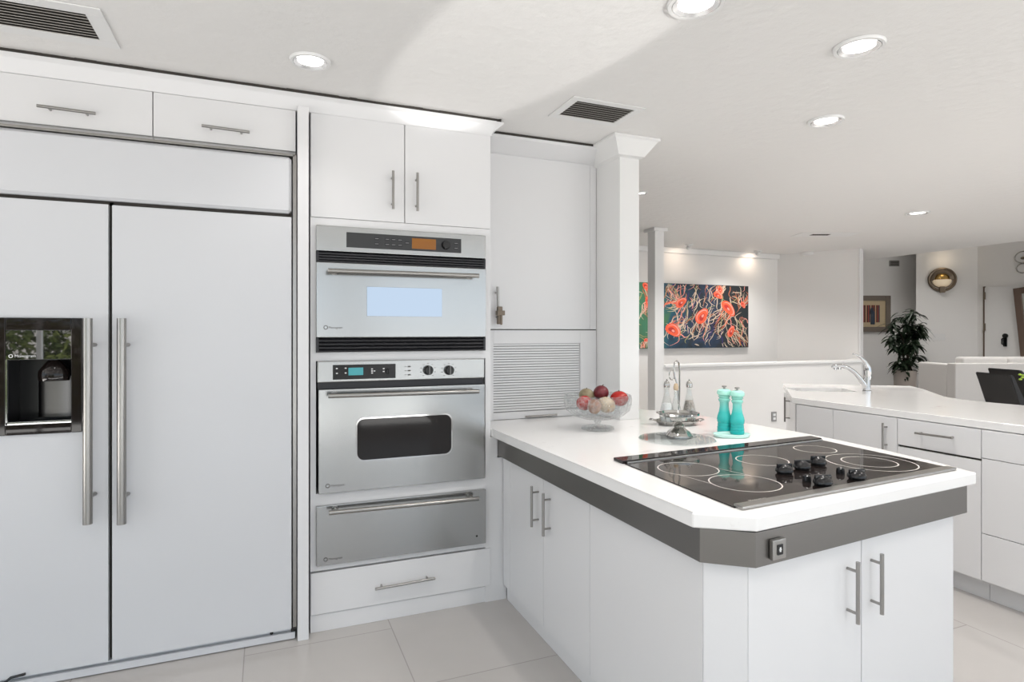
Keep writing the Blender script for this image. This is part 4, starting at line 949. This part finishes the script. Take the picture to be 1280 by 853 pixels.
# ================================================================== PAINTING
WP = WY-.045
c0, c1 = ony(800, 353, WP), ony(935.5, 358.5, WP); zt_, zb_ = ony(870, 355.5, WP).z, ony(870, 435.3, WP).z
PW = c1.x-c0.x; PH = zt_-zb_; xlft = c0.x-.16*PW
rp = random.Random(11)
b = MB(); b.box(xlft, c1.x, WP, WY-.001, zb_, zt_, 0, 8)
zl = [0]
def PT(u, v, l): return Vector((c0.x+u*PW, WP-.0006-l*.00015, zt_-v*PH))
b.face([(xlft+.001, WP-.0003, zb_+.001), (c1.x-.001, WP-.0003, zb_+.001), (c1.x-.001, WP-.0003, zt_-.001), (xlft+.001, WP-.0003, zt_-.001)], 0)
def inside(u, v): return -.155 < u < .998 and .004 < v < .996
def stroke(pts, w, mi):
    zl[0] += .02; prev = None; n = len(pts)
    for i, (u, v) in enumerate(pts):
        if not inside(u, v): prev = None; continue
        t_ = Vector((pts[min(i+1, n-1)][0]-pts[max(i-1, 0)][0], (pts[min(i+1, n-1)][1]-pts[max(i-1, 0)][1])*PH/PW)).normalized()
        ww = w*.5*(1-.75*abs(2*i/(n-1)-1)**2); nx, ny = -t_.y*ww, t_.x*ww*PW/PH
        a_ = b.bm.verts.new(PT(u+nx, min(max(v+ny, .002), .998), zl[0])); c_ = b.bm.verts.new(PT(u-nx, min(max(v-ny, .002), .998), zl[0]))
        if prev: n0 = len(b.bm.faces); b.bm.faces.new((prev[0], prev[1], c_, a_)); b._fin(n0, mi)
        prev = (a_, c_)
def curve(u0, v0, u1, v1, bend, n=14):
    P_ = []; dx_, dy_ = u1-u0, v1-v0
    for k in range(n):
        t_ = k/(n-1); o_ = bend*math.sin(math.pi*t_)+bend*.25*math.sin(3*math.pi*t_); P_.append((u0+dx_*t_-dy_*o_, v0+dy_*t_+dx_*o_))
    return P_
S_ = 1105.; V_ = 670.
z2uv = lambda x, y: (x/S_, (y-108)/V_)
for i in range(190):     # flowing strands
    x = rp.uniform(240, 1100); y = rp.uniform(110, 760); ln = rp.uniform(80, 260)
    an = rp.gauss(math.radians(62 if x < 800 else -62), .35) if rp.random() < .8 else rp.uniform(0, 3)
    u0, v0 = z2uv(x, y); u1, v1 = z2uv(x+math.cos(an)*ln*.6, y-math.sin(an)*ln if x < 800 else y-math.sin(an)*ln)
    stroke(curve(u0, v0, u1, v1, rp.uniform(-.3, .3)), rp.uniform(.005, .009), rp.choice([4, 4, 4, 3, 5, 7, 6]))
for i in range(26):
    x = rp.uniform(-100, 80); y = rp.uniform(200, 700); u0, v0 = z2uv(x, y); u1, v1 = z2uv(x+rp.uniform(30, 120), y+rp.uniform(-180, 120)); stroke(curve(u0, v0, u1, v1, rp.uniform(-.2, .3)), .006, rp.choice([7, 7, 4, 0]))
for i in range(14):
    u0, v0 = z2uv(250+rp.uniform(0, 120), 120+rp.uniform(0, 40)); u1, v1 = z2uv(rp.uniform(320, 400), rp.uniform(260, 300)); stroke(curve(u0, v0, u1, v1, rp.uniform(-.2, .3)), .005, rp.choice([4, 7, 5, 3]))
JEL = [(395, 305, 62, 42, -35, (-1, .25)), (318, 588, 78, 62, 50, (.6, -.9)), (605, 442, 84, 58, -50, (.2, 1.4)), (775, 215, 50, 34, 40, (.3, -.9)), (885, 352, 92, 52, 58, (-1.1, 1.2)),
       (912, 605, 62, 34, -62, (.6, 1.0)), (1045, 312, 36, 24, 70, (.4, -.8)), (800, 160, 34, 26, 75, (.2, -.8)), (55, 150, 42, 28, 70, (.4, .8)), (72, 305, 50, 22, 85, (.2, 1)), (58, 690, 22, 18, 20, (-.3, .9))]
for (x, y, a_, b_, r_, (tx, ty)) in JEL:
    for k in range(13):
        ln = rp.uniform(.7, 1.6)*110; o_ = rp.uniform(-.5, .5)
        u0, v0 = z2uv(x+rp.uniform(-.5, .5)*a_, y+rp.uniform(-.4, .4)*b_); u1, v1 = z2uv(x+(tx+o_*ty)*ln, y+(ty-o_*tx)*ln)
        stroke(curve(u0, v0, u1, v1, rp.uniform(-.28, .28)), rp.uniform(.004, .008), rp.choice([4, 4, 4, 3, 5, 1]))
    def ell(sc_, mi, dx_=0, dy_=0, lay=4, wob=.1, half=None):
        zl[0] += .4; P_ = []
        for k in range(24):
            t_ = 2*math.pi*k/24; rr = sc_*(1+wob*math.cos(2*t_+1)+wob*.6*math.cos(3*t_)); ex, ey = a_*rr*math.cos(t_)+dx_*a_, b_*rr*math.sin(t_)+dy_*b_
            rd_ = math.radians(r_); u, v = z2uv(x+ex*math.cos(rd_)-ey*math.sin(rd_), y+ex*math.sin(rd_)+ey*math.cos(rd_)); P_.append((min(max(u, -.15), .997), min(max(v, .005), .995)))
        b.face([PT(u, v, zl[0]) for u, v in P_], mi)
    ell(1.0, 1); ell(.82, 3, .05, -.05); ell(.74, 1, .0, .08); ell(.42, 2, -.1, .15, wob=.2); ell(.2, 3, .1, .1)
ptg = b.build('wall_painting_canvas', PAINTS, origin=(c0.x, WP, zb_), recalc=False)
ptg.name = 'painting'
tag(ptg, 'wide unframed canvas of orange jellyfish on dark blue and green', 'painting')

# ================================================================== CEILING FITTINGS
LG = 'recessed ceiling downlights'
def downlight(px, py, wpx, lab, power=20):
    c_ = onz(px, py, CEIL); r_ = wpx/2*dep(c_)/F
    dl_ = thing('downlight', c_-Vector((0, 0, .012)), lab, 'light', LG)
    MB().lathe(c_, [(r_*.80, -.001), (r_*.82, -.010), (r_*.95, -.011), (r_, -.001)], 40, close=True).build('trim_ring', M['trim'], dl_)
    MB().lathe(c_, [(r_*.80, -.010), (r_*.62, -.003), (r_*.6, -.002), (r_*.8, -.0015)], 40, close=True).build('reflector', M['reflector'], dl_)
    MB().lathe(c_, [(0, -.003), (r_*.66, -.003), (r_*.66, -.001), (0, -.001)], 32).build('bulb', M['lens'], dl_)
    l = bpy.data.lights.new('downlight_or_fill_beam', 'SPOT'); l.energy = power; l.spot_size = 2.0; l.spot_blend = .8; l.color = (1, .96, .92); l.shadow_soft_size = .05
    o = bpy.data.objects.new('downlight_or_fill_beam', l); C.objects.link(o); o.location = c_-Vector((0, 0, .03)); o.parent = None
downlight(388, 75.5, 50, 'recessed ceiling downlight above the tall oven cabinet', 5)
downlight(870, 3, 72, 'large recessed ceiling downlight cut by the top of the picture', 38)
downlight(1074, 57.5, 60, 'recessed ceiling downlight directly above the cooktop, the bigger of the two there', 34)
downlight(1032.5, 150.5, 43, 'recessed ceiling downlight between the peninsula and the sink counter', 50)
downlight(1147, 266, 27, 'recessed ceiling downlight close to the foyer opening', 50)
downlight(801, 241, 17, 'small recessed ceiling downlight peeking out from behind the column')
for X_, Y_ in ((-.9, .9), (.5, .3), (1.9, .2), (3.0, .9), (5.2, 1.2), (6.8, 2.2), (-.6, -1.2), (2.6, -1.2), (5, -1.2), (7.2, -.6), (4.1, 2.5), (4.3, 5.6), (5.6, 5.7), (3.0, 4.4), (4.6, 4.4), (6.4, 4.2), (9.5, 5.5), (11.5, 4.5), (11.0, 7.5), (13, 6.2), (12.6, 8.6), (10, 8.5)):  # added fill spots without fixtures, brightening the ceiling and far rooms
    l = bpy.data.lights.new('downlight_or_fill_beam', 'SPOT'); l.energy = (22 if X_ < 4 else 40) if X_ < 5.4 and Y_ < 4 else (58 if Y_ < 6.3 and X_ < 8 else 88); l.spot_size = 2.3; l.spot_blend = .8; l.color = (1, .96, .92); l.shadow_soft_size = .05
    o = bpy.data.objects.new('downlight_or_fill_beam', l); C.objects.link(o); o.location = (X_, Y_, CEIL-.03 if X_ < 8 else 3.45)
def vent(lab, quad_px, n, fr_=.028):
    P_ = [onz(x, y, CEIL) for x, y in quad_px]; x0 = min(p.x for p in P_); x1 = max(p.x for p in P_); y0 = min(p.y for p in P_); y1 = max(p.y for p in P_)
    vt = thing('ceiling_vent', ((x0+x1)/2, (y0+y1)/2, CEIL-.01), lab, 'vent', 'ceiling air vents')
    b = MB(); f_ = fr_
    b.box(x0-f_, x1+f_, y0-f_, y0, CEIL-.006, CEIL-.0005, .002); b.box(x0-f_, x1+f_, y1, y1+f_, CEIL-.006, CEIL-.0005, .002); b.box(x0-f_, x0, y0, y1, CEIL-.006, CEIL-.0005, .002); b.box(x1, x1+f_, y0, y1, CEIL-.006, CEIL-.0005, .002)
    b.build('frame', M['trim'], vt)
    MB().box(x0, x1, y0, y1, CEIL-.0016, CEIL-.0006).build('duct', M['seam'], vt)
    b = MB()
    for k in range(n):
        y = y0+(y1-y0)*(k+.5)/n; b.obox(((x0+x1)/2, y, CEIL-.006), ((x1-x0)/2, 0, 0), (0, (y1-y0)/n*.28, .003), (0, -.0004, .0006))
    b.build('louvre', mat('vent_louvre', (.52, .49, .46), .5), vt)
vent('long slatted ceiling vent over the refrigerator', [(125, 49), (106, 16), (-60, 13)], 9, .055)
vent('slatted ceiling vent in front of the column beside the wall cabinet', [(703, 140), (722, 125), (790, 137), (766, 153)], 8, .04)
p = onz(1032, 293, CEIL); vt = thing('ceiling_vent', p, 'thin ceiling slot vent over the half wall', 'vent', 'ceiling air vents')
MB().obox(p-UP*.003, RIGHT*.32, FWD*.13, UP*.0025, .001).build('frame', M['trim'], vt)
MB().obox(p-UP*.0062-RIGHT*.06, RIGHT*.10, FWD*.04, UP*.0006).build('duct', M['seam'], vt)
p = onz(1009.5, 315.5, CEIL); kk = dep(p)/F
tag(MB().lathe(p, [(0, -.04), (7*kk*.6, -.04), (7*kk, -.03), (7*kk, -.0005), (0, -.0005)], 32).build('smoke_detector', M['trim']), 'round white smoke detector on the ceiling by the angled wall', 'smoke detector')
for px, py, lab in ((861, 306, 'small white spotlight aimed at the painting, nearer to the far column'), (947.5, 313.5, 'small white spotlight aimed at the painting, nearer to the angled wall')):
    p = onz(px, py, CEIL); s_ = thing('ceiling_spotlight', p-UP*.06, lab, 'light', 'spotlights aimed at the painting')
    kk = dep(p)/F
    q = p-UP*.03; ax_ = Vector((.25, .8, -.55)).normalized()
    MB().lathe(p-UP*.0005, [(0, -.012), (.05, -.012), (.055, 0), (0, 0)], 24).build('mounting_plate', M['trim'], s_)
    b = MB(); b.tube([q-ax_*.03, q+ax_*.02], [.022, .028], 20); b.build('lamp_head', M['trim'], s_)
    MB().lathe(q+ax_*.0205, [(0, .001), (.025, .001), (.025, 0), (0, 0)], 20, axis=ax_).build('bulb', M['lens'], s_)
    l = bpy.data.lights.new('spotlight_beam', 'SPOT'); l.energy = 2.2; l.spot_size = 2.4; l.spot_blend = .8; l.color = (1, .78, .6); l.shadow_soft_size = .04
    o = bpy.data.objects.new('spotlight_beam', l); C.objects.link(o); o.location = q+ax_*.06; o.rotation_euler = Vector((.0, .75, -.6)).to_track_quat('-Z', 'Y').to_euler()

# ================================================================== FOYER THINGS
def frameaxes(p0, p1):
    d_ = Vector((p1[0]-p0[0], p1[1]-p0[1], 0)).normalized(); n_ = Vector((d_.y, -d_.x, 0))
    if n_.dot(Vector((p0[0], p0[1], 0))) > 0: n_ = -n_
    return d_, n_
dA_, nA_ = frameaxes(a0, a1); dB_, nB_ = frameaxes(b0, b1)
pA = Vector((a0[0], a0[1], 0))+nA_*.03; pB = Vector((b0[0], b0[1], 0))
# framed art
tr = onp(1112.8, 369.8, pA, nA_); brr = onp(1112.8, 415, pA, nA_); hA_ = tr.z-brr.z; wA = hA_*1.05
cA_ = tr-dA_*wA/2-UP*hA_/2
fa = thing('framed_picture', cA_-UP*hA_/2, 'framed picture of upright red and dark stripes in a taupe frame near the plant', 'picture')
b = MB(); fwid = .12
for s_ in (-1, 1):
    b.obox(cA_+dA_*s_*(wA/2-fwid/2), dA_*fwid/2, nA_*.028, UP*hA_/2, .006); b.obox(cA_+UP*s_*(hA_/2-fwid/2), dA_*(wA/2-fwid), nA_*.028, UP*fwid/2, .006)
b.build('frame', M['taupe'], fa)
MB().obox(cA_-nA_*.01, dA_*(wA/2-fwid), nA_*.012, UP*(hA_/2-fwid)).build('mount', M['goldmat'], fa)
b = MB(); iw, ih = wA/2-fwid-.14, hA_/2-fwid-.11; cols = [1, 0, 2, 0, 1, 3, 2, 0, 1, 0, 2, 0, 1, 3]; n = len(cols)
for k, c_ in enumerate(cols): b.obox(cA_+nA_*.004+dA_*(-iw+iw*2*(k+.5)/n), dA_*(iw/n), nA_*.003, UP*ih, 0, c_)
b.ball(cA_+nA_*.005+dA_*.03+UP*.06, .07, .01, .1, 3); b.obox(cA_+nA_*.008+dA_*.03-UP*.1, dA_*.05, nA_*.004, UP*.16, .01, 3)
b.build('print', [mat('print_dark', (.02, .015, .015), .6), mat('print_red', (.30, .06, .04), .6), mat('print_cream', (.55, .33, .2), .6), mat('print_blue', (.03, .045, .07), .6)], fa)
# sconce
pS = onp(1177.5, 350, pB, nB_); kS = dep(pS)/F; rS = 13.6*kS
sn = thing('wall_sconce', pS-UP*rS, 'round bronze wall sconce with a glowing half bowl on the foyer wall', 'lamp')
def SP(x, z, o_): return pS+dB_*x+UP*z+nB_*o_
b = MB(); b.tube([SP(rS*math.cos(k*2*math.pi/48), rS*math.sin(k*2*math.pi/48), .05) for k in range(48)], .028, 10, closed=True)
for k in range(24):
    t0_, t1_ = math.pi*k/24, math.pi*(k+1)/24
    b.face([SP(rS*.62*math.cos(t0_), rS*.62*math.sin(t0_), .075), SP(rS*.98*math.cos(t0_), rS*.98*math.sin(t0_), .06), SP(rS*.98*math.cos(t1_), rS*.98*math.sin(t1_), .06), SP(rS*.62*math.cos(t1_), rS*.62*math.sin(t1_), .075)])
b.obox(SP(0, -rS*.92, .08), dB_*.055, nB_*.05, UP*.07, .012); b.tube([SP(-rS, 0, .06), SP(rS, 0, .06)], .014, 8)
b.tube([SP(rS*.85*math.cos(math.pi+k*math.pi/20), rS*.75*math.sin(math.pi+k*math.pi/20), .09) for k in range(21)], .012, 8)
b.build('ring_frame', M['bronze'], sn)
b = MB()
b.lathe(SP(0, .0, .03), [(0, .09), (rS*.3, .08), (rS*.5, .05), (rS*.60, 0)], 36, axis=nB_); 
for v_ in [v_ for v_ in b.bm.verts if (v_.co-pS).z < -.004]: v_.co.z = pS.z-.004
b.build('gold_dome', M['gold'], sn, recalc=True)
b = MB(); b.lathe(SP(0, 0, .03), [(0, .12), (rS*.4, .11), (rS*.62, .07), (rS*.72, 0)], 36, axis=nB_)
for v_ in b.bm.verts:
    if (v_.co-pS).z > .0: v_.co.z = pS.z
b.build('glass_bowl', M['sconceglass'], sn)
l = bpy.data.lights.new('sconce_glow', 'POINT'); l.energy = 1.2; l.color = (1, .8, .55); l.shadow_soft_size = .1
o = bpy.data.objects.new('sconce_glow', l); C.objects.link(o); o.location = SP(0, .45, .25)
# switches
for px, py, lab in ((1157.5, 421.5, 'white light switch plate under the sconce, closer to the plant'), (1174, 421.5, 'white double light switch plate under the sconce, closer to the door')):
    p = onp(px, py, pB, nB_); s_ = thing('light_switch', p, lab, 'switch', 'light switches under the sconce')
    MB().obox(p+nB_*.006, dB_*(.06 if px < 1160 else .11), nB_*.006, UP*.075, .004).build('plate', M['trim'], s_)
    MB().obox(p+nB_*.016, dB_*.018, nB_*.005, UP*.03, .003).build('toggle', M['trim'], s_)
p = onp(1117.5, 329.5, pA-nA_*.03, nA_)
gv = thing('wall_vent', p, 'small grey wall vent high above the framed picture', 'vent')
MB().obox(p+nA_*.01, dA_*.12, nA_*.01, UP*.07, .004).build('frame', M['nickel'], gv)
b = MB()
for k in range(4): b.obox(p+nA_*.022+UP*(-.045+.03*k), dA_*.10, nA_*.004, UP*.008)
b.build('louvre', M['textd'], gv)
# potted plant
dp = 13.2; pb0 = ond(1131, 487, dp); kP = dp/F
pl = thing('potted_plant', (pb0.x, pb0.y, 0), 'tall dark green potted palm on the foyer floor under the picture', 'plant')
base = Vector((pb0.x, pb0.y, 0)); rpz = 12.5*kP; zrim = H-(463-CY)*kP
MB().lathe(base, [(0, 0), (rpz*.86, 0), (rpz*.9, .02), (rpz, zrim-.04), (rpz*1.04, zrim-.035), (rpz*1.04, zrim), (rpz*.94, zrim), (rpz*.92, zrim-.06), (0, zrim-.06)], 40).build('pot', M['pot'], pl)
MB().lathe(base, [(0, zrim-.055), (rpz*.92, zrim-.055), (rpz*.9, zrim-.03), (0, zrim-.01)], 28).build('soil', M['soil'], pl)
rl = random.Random(5)
b = MB(); tops = []
for (x, yt) in ((1122, 440), (1126, 415), (1136, 405), (1140, 432), (1131, 448)):
    top = ond(x, yt, dp+rl.uniform(-.2, .2)); bt = base+Vector((rl.uniform(-.1, .1), rl.uniform(-.1, .1), zrim-.04)); b.tube([bt, bt.lerp(top, .5)+Vector((rl.uniform(-.04, .04), 0, 0)), top], [.022, .018, .012], 8); tops.append(top)
b.build('stem', M['soil'], pl)
def leaf(b, p, d_, ln, w, mi=0, droop=.5):
    d_ = d_.normalized(); sd = d_.cross(UP); sd = sd.normalized() if sd.length > 1e-3 else Vector((1, 0, 0)); prev = None; n0 = len(b.bm.faces)
    for k in range(6):
        t_ = k/5; c_ = p+d_*ln*t_-UP*droop*ln*t_*t_; ww = w*math.sin(math.pi*min(.97, .1+.9*t_))**.8
        a_, e_ = b.bm.verts.new(c_+sd*ww-UP*ww*.25), b.bm.verts.new(c_-sd*ww-UP*ww*.25); m_ = b.bm.verts.new(c_)
        if prev: b.bm.faces.new((prev[0], prev[1], m_, a_)); b.bm.faces.new((prev[1], prev[2], e_, m_))
        prev = (a_, m_, e_)
    b._fin(n0, mi)
b = MB()
clus = [(1126, 398, 14), (1141, 394, 15), (1117, 408, 14), (1136, 408, 17), (1147, 408, 14), (1114, 424, 14), (1126, 420, 17), (1140, 420, 16), (1149, 416, 12), (1120, 436, 14), (1132, 434, 16), (1142, 430, 14), (1124, 452, 11), (1138, 450, 12), (1145, 446, 8), (1131, 460, 9)]
for x, y, n in clus:
    c_ = ond(x, y, dp+rl.uniform(-.25, .25))
    for k in range(n*2):
        a_ = rl.uniform(0, 2*math.pi); d_ = RIGHT*math.cos(a_)+FWD*math.sin(a_)+UP*rl.uniform(-.3, .8)
        leaf(b, c_+Vector((rl.gauss(0, .04), rl.gauss(0, .04), rl.gauss(0, .05))), d_, rl.uniform(.18, .30), rl.uniform(.028, .042), 0, rl.uniform(.4, 1.0))
for k in range(10):
    a_ = rl.uniform(0, 6.3); leaf(b, ond(1131, 462, dp), RIGHT*math.cos(a_)+FWD*math.sin(a_)*.5+UP*.3, .3, .03, 0, .6)
leaf(b, ond(1144, 467, dp), RIGHT+UP*.05, .22, .03, 0, .3); leaf(b, ond(1147, 465, dp), RIGHT+UP*.1, .2, .025, 0, .5)
b.build('foliage', M['leaf'], pl)
# leaning mirror, wall ornament
XM = XD-.16
t0_ = onx(1267, 361, XM); t1_ = onx(1276, 442, XM)
lean = (t0_-Vector((XM, t1_.y, t1_.z))); lean.x = 0; lean.normalize()
sd_ = Vector((0, -lean.z, lean.y)); 
if sd_.y > 0: sd_ = -sd_
lm = thing('leaning_mirror', (XM, t1_.y-.45, 0), 'tall dark wood framed mirror leaning in front of the entry door', 'mirror')
Lh = (t0_.z-.01)/lean.z; o0 = t0_-lean*Lh
def mq(b, s0, s1, l0, l1, th, mi=0, dx=0):
    c_ = o0+sd_*(s0+s1)/2+lean*(l0+l1)/2+Vector((dx, 0, 0)); b.obox(c_, sd_*(s1-s0)/2, Vector((th, 0, 0)), lean*(l1-l0)/2, .006 if th > .01 else 0, mi)
WM = .95; b = MB(); mq(b, 0, .13, 0, Lh, .03); mq(b, WM-.13, WM, 0, Lh, .03); mq(b, .13, WM-.13, 0, .13, .03); mq(b, .13, WM-.13, Lh-.13, Lh, .03); b.build('frame', M['wood'], lm)
b = MB(); mq(b, .12, WM-.12, .12, Lh-.12, .006); b.build('glass', M['mirror'], lm)
pc_ = onx(1279, 327, XD-.03); wo_ = thing('wall_ornament', pc_-UP*.2, 'thin silver double ring ornament high on the wall above the entry door', 'ornament')
for zc_, rr in ((.09, .15), (-.14, .12)):
    b = MB(); b.tube([pc_+Vector((0, rr*math.cos(k*2*math.pi/36), zc_+rr*.8*math.sin(k*2*math.pi/36))) for k in range(36)], .012, 8, closed=True); b.build('ring', M['silver'], wo_)
b = MB(); b.ball(pc_+Vector((0, 0, .07)), .02, .05, .03); b.build('boss', M['bronze'], wo_)

# sofa seen from behind
ds2 = 10.3; s0_ = ond(1194, 454.5, ds2); kz = ds2/F
so_ = Vector((s0_.x, s0_.y, 0)); zB_ = s0_.z
sf = thing('sofa', so_+RIGHT*1.1+FWD*.4, 'white sofa with its back to the sink counter', 'sofa')
def sb(x0, x1, y0, y1, z0, z1, bev, name, m='sofa'):
    c_ = so_+RIGHT*(x0+x1)/2+FWD*(y0+y1)/2+UP*(z0+z1)/2
    return MB().obox(c_, RIGHT*(x1-x0)/2, FWD*(y1-y0)/2, UP*(z1-z0)/2, bev, seg=3).build(name, M[m], sf)
sb(0, 2.1, 0, .2, .05, zB_, .02, 'back'); sb(0, .22, .2, .95, .05, zB_-.02, .03, 'arm'); sb(1.88, 2.1, .2, .95, .05, zB_-.02, .03, 'arm')
sb(.22, 1.88, .2, .95, .12, .40, .02, 'seat_base')
zc_ = H-(447-CY)*kz
for k in range(2): sb(.24+.82*k, 1.05+.82*k, .16, .36, .42, zc_, .05, 'back_cushion'); sb(.23+.82*k, 1.045+.82*k, .36, .95, .40, .54, .04, 'seat_cushion')
for x, y in ((.08, .08), (2.02, .08), (.08, .88), (2.02, .88)): 
    c_ = so_+RIGHT*x+FWD*y; MB().lathe(c_, [(0, 0), (.025, 0), (.035, .055), (0, .055)], 16).build('leg', M['wood'], sf)
# dining chairs: profile faces away along RIGHT
def chair(px, pyt, d, lab):
    o_ = ond(px, pyt, d); o_.z = 0; zt_c = H-(pyt-CY)*d/F
    ch = thing('dining_chair', o_+RIGHT*.35, lab, 'chair', 'black dining chairs behind the sink counter')
    hw = .24
    def prof(P_, th, name, m):
        b = MB(); n = len(P_)
        for s_ in (-1, 1): pass
        F_ = [b.bm.verts.new(o_+RIGHT*x+UP*z-FWD*hw) for x, z in P_]; K_ = [b.bm.verts.new(o_+RIGHT*x+UP*z+FWD*hw) for x, z in P_]
        b.bm.faces.new(F_); b.bm.faces.new(K_[::-1])
        for i in range(n): b.bm.faces.new((F_[i], F_[(i+1) % n], K_[(i+1) % n], K_[i]))
        bmesh.ops.bevel(b.bm, geom=list(b.bm.edges), offset=.012, segments=2, affect='EDGES'); return b.build(name, M[m], ch)
    prof([(0, zt_c), (.055, zt_c-.01), (.22, .52), (.24, .44), (.16, .44), (.11, .62)], .04, 'backrest', 'leather')
    prof([(.15, .40), (.62, .40), (.64, .47), (.60, .50), (.18, .49)], .04, 'seat', 'leather')
    for x, s_ in ((.18, -1), (.18, 1), (.58, -1), (.58, 1)):
        p = o_+RIGHT*x+FWD*s_*(hw-.03); b = MB(); b.tube([p+UP*.40, p+RIGHT*(.03 if x > .3 else -.04)], [.02, .014], 10); b.build('leg', M['nickel'], ch)
chair(1239, 466.5, 6.6, 'black leather dining chair behind the sink counter, nearer to the kitchen')
chair(1253, 461.2, 7.25, 'black leather dining chair behind the sink counter, standing beyond its twin')
# dining table with a sprig in a vase, mostly out of the picture
tc_ = ond(1362, 480, 6.6); tb = Vector((tc_.x, tc_.y, 0))
dt = thing('dining_table', tb, 'round glass dining table in front of the black leather chairs', 'table')
MB().lathe(tb, [(0, .735), (.46, .735), (.465, .742), (.46, .75), (0, .75)], 56).build('tabletop', M['glass'], dt)
MB().lathe(tb, [(0, 0), (.26, 0), (.26, .02), (.06, .05), (.045, .4), (.07, .70), (.16, .735), (0, .735)], 32).build('pedestal', M['chrome'], dt)
vb = ond(1325, 470, 6.5); vz = Vector((vb.x, vb.y, .751))
vs_ = thing('flower_vase', vz, 'vase with yellow-green budding sprig on the dining table', 'vase')
MB().lathe(vz, [(0, 0), (.04, 0), (.055, .05), (.03, .14), (.035, .16), (.03, .158), (.025, .14), (.048, .05), (0, .01)], 28).build('vase', M['glass'], vs_)
b = MB(); tip = ond(1276, 471, 6.5); st = [vz+UP*.02, vz+UP*.2, vz.lerp(tip, .5)+UP*.16, tip+UP*.02]; b.tube(st, .004, 8)
for px, py in ((1275, 468.5), (1279, 469.5), (1275.5, 474.5), (1278, 472)): b.ball(ond(px, py, 6.48), .022, .014, .011, 1)
b.build('sprig', [M['leaf'], M['leaf2']], vs_)

# ================================================================== GARDEN BEHIND THE CAMERA (seen only in reflections)
rh = random.Random(9); b = MB()
for k in range(14000):
    p = Vector((rh.uniform(-10, -1.6), -6.5+rh.uniform(-.8, .8), abs(rh.gauss(0, 1.2))+.05)); d_ = Vector((rh.gauss(0, 1), rh.gauss(0, 1), rh.gauss(0, 1))).normalized(); s_ = d_.orthogonal().normalized()*rh.uniform(.025, .06); d_ *= rh.uniform(.04, .11)
    b.bm.faces.new([b.bm.verts.new(q) for q in (p-s_, p+d_, p+s_, p-d_)])
tag(b.build('garden_hedge', M['hedge'], recalc=False), 'leafy green hedge in the garden behind the kitchen window', 'hedge', None, 'stuff')
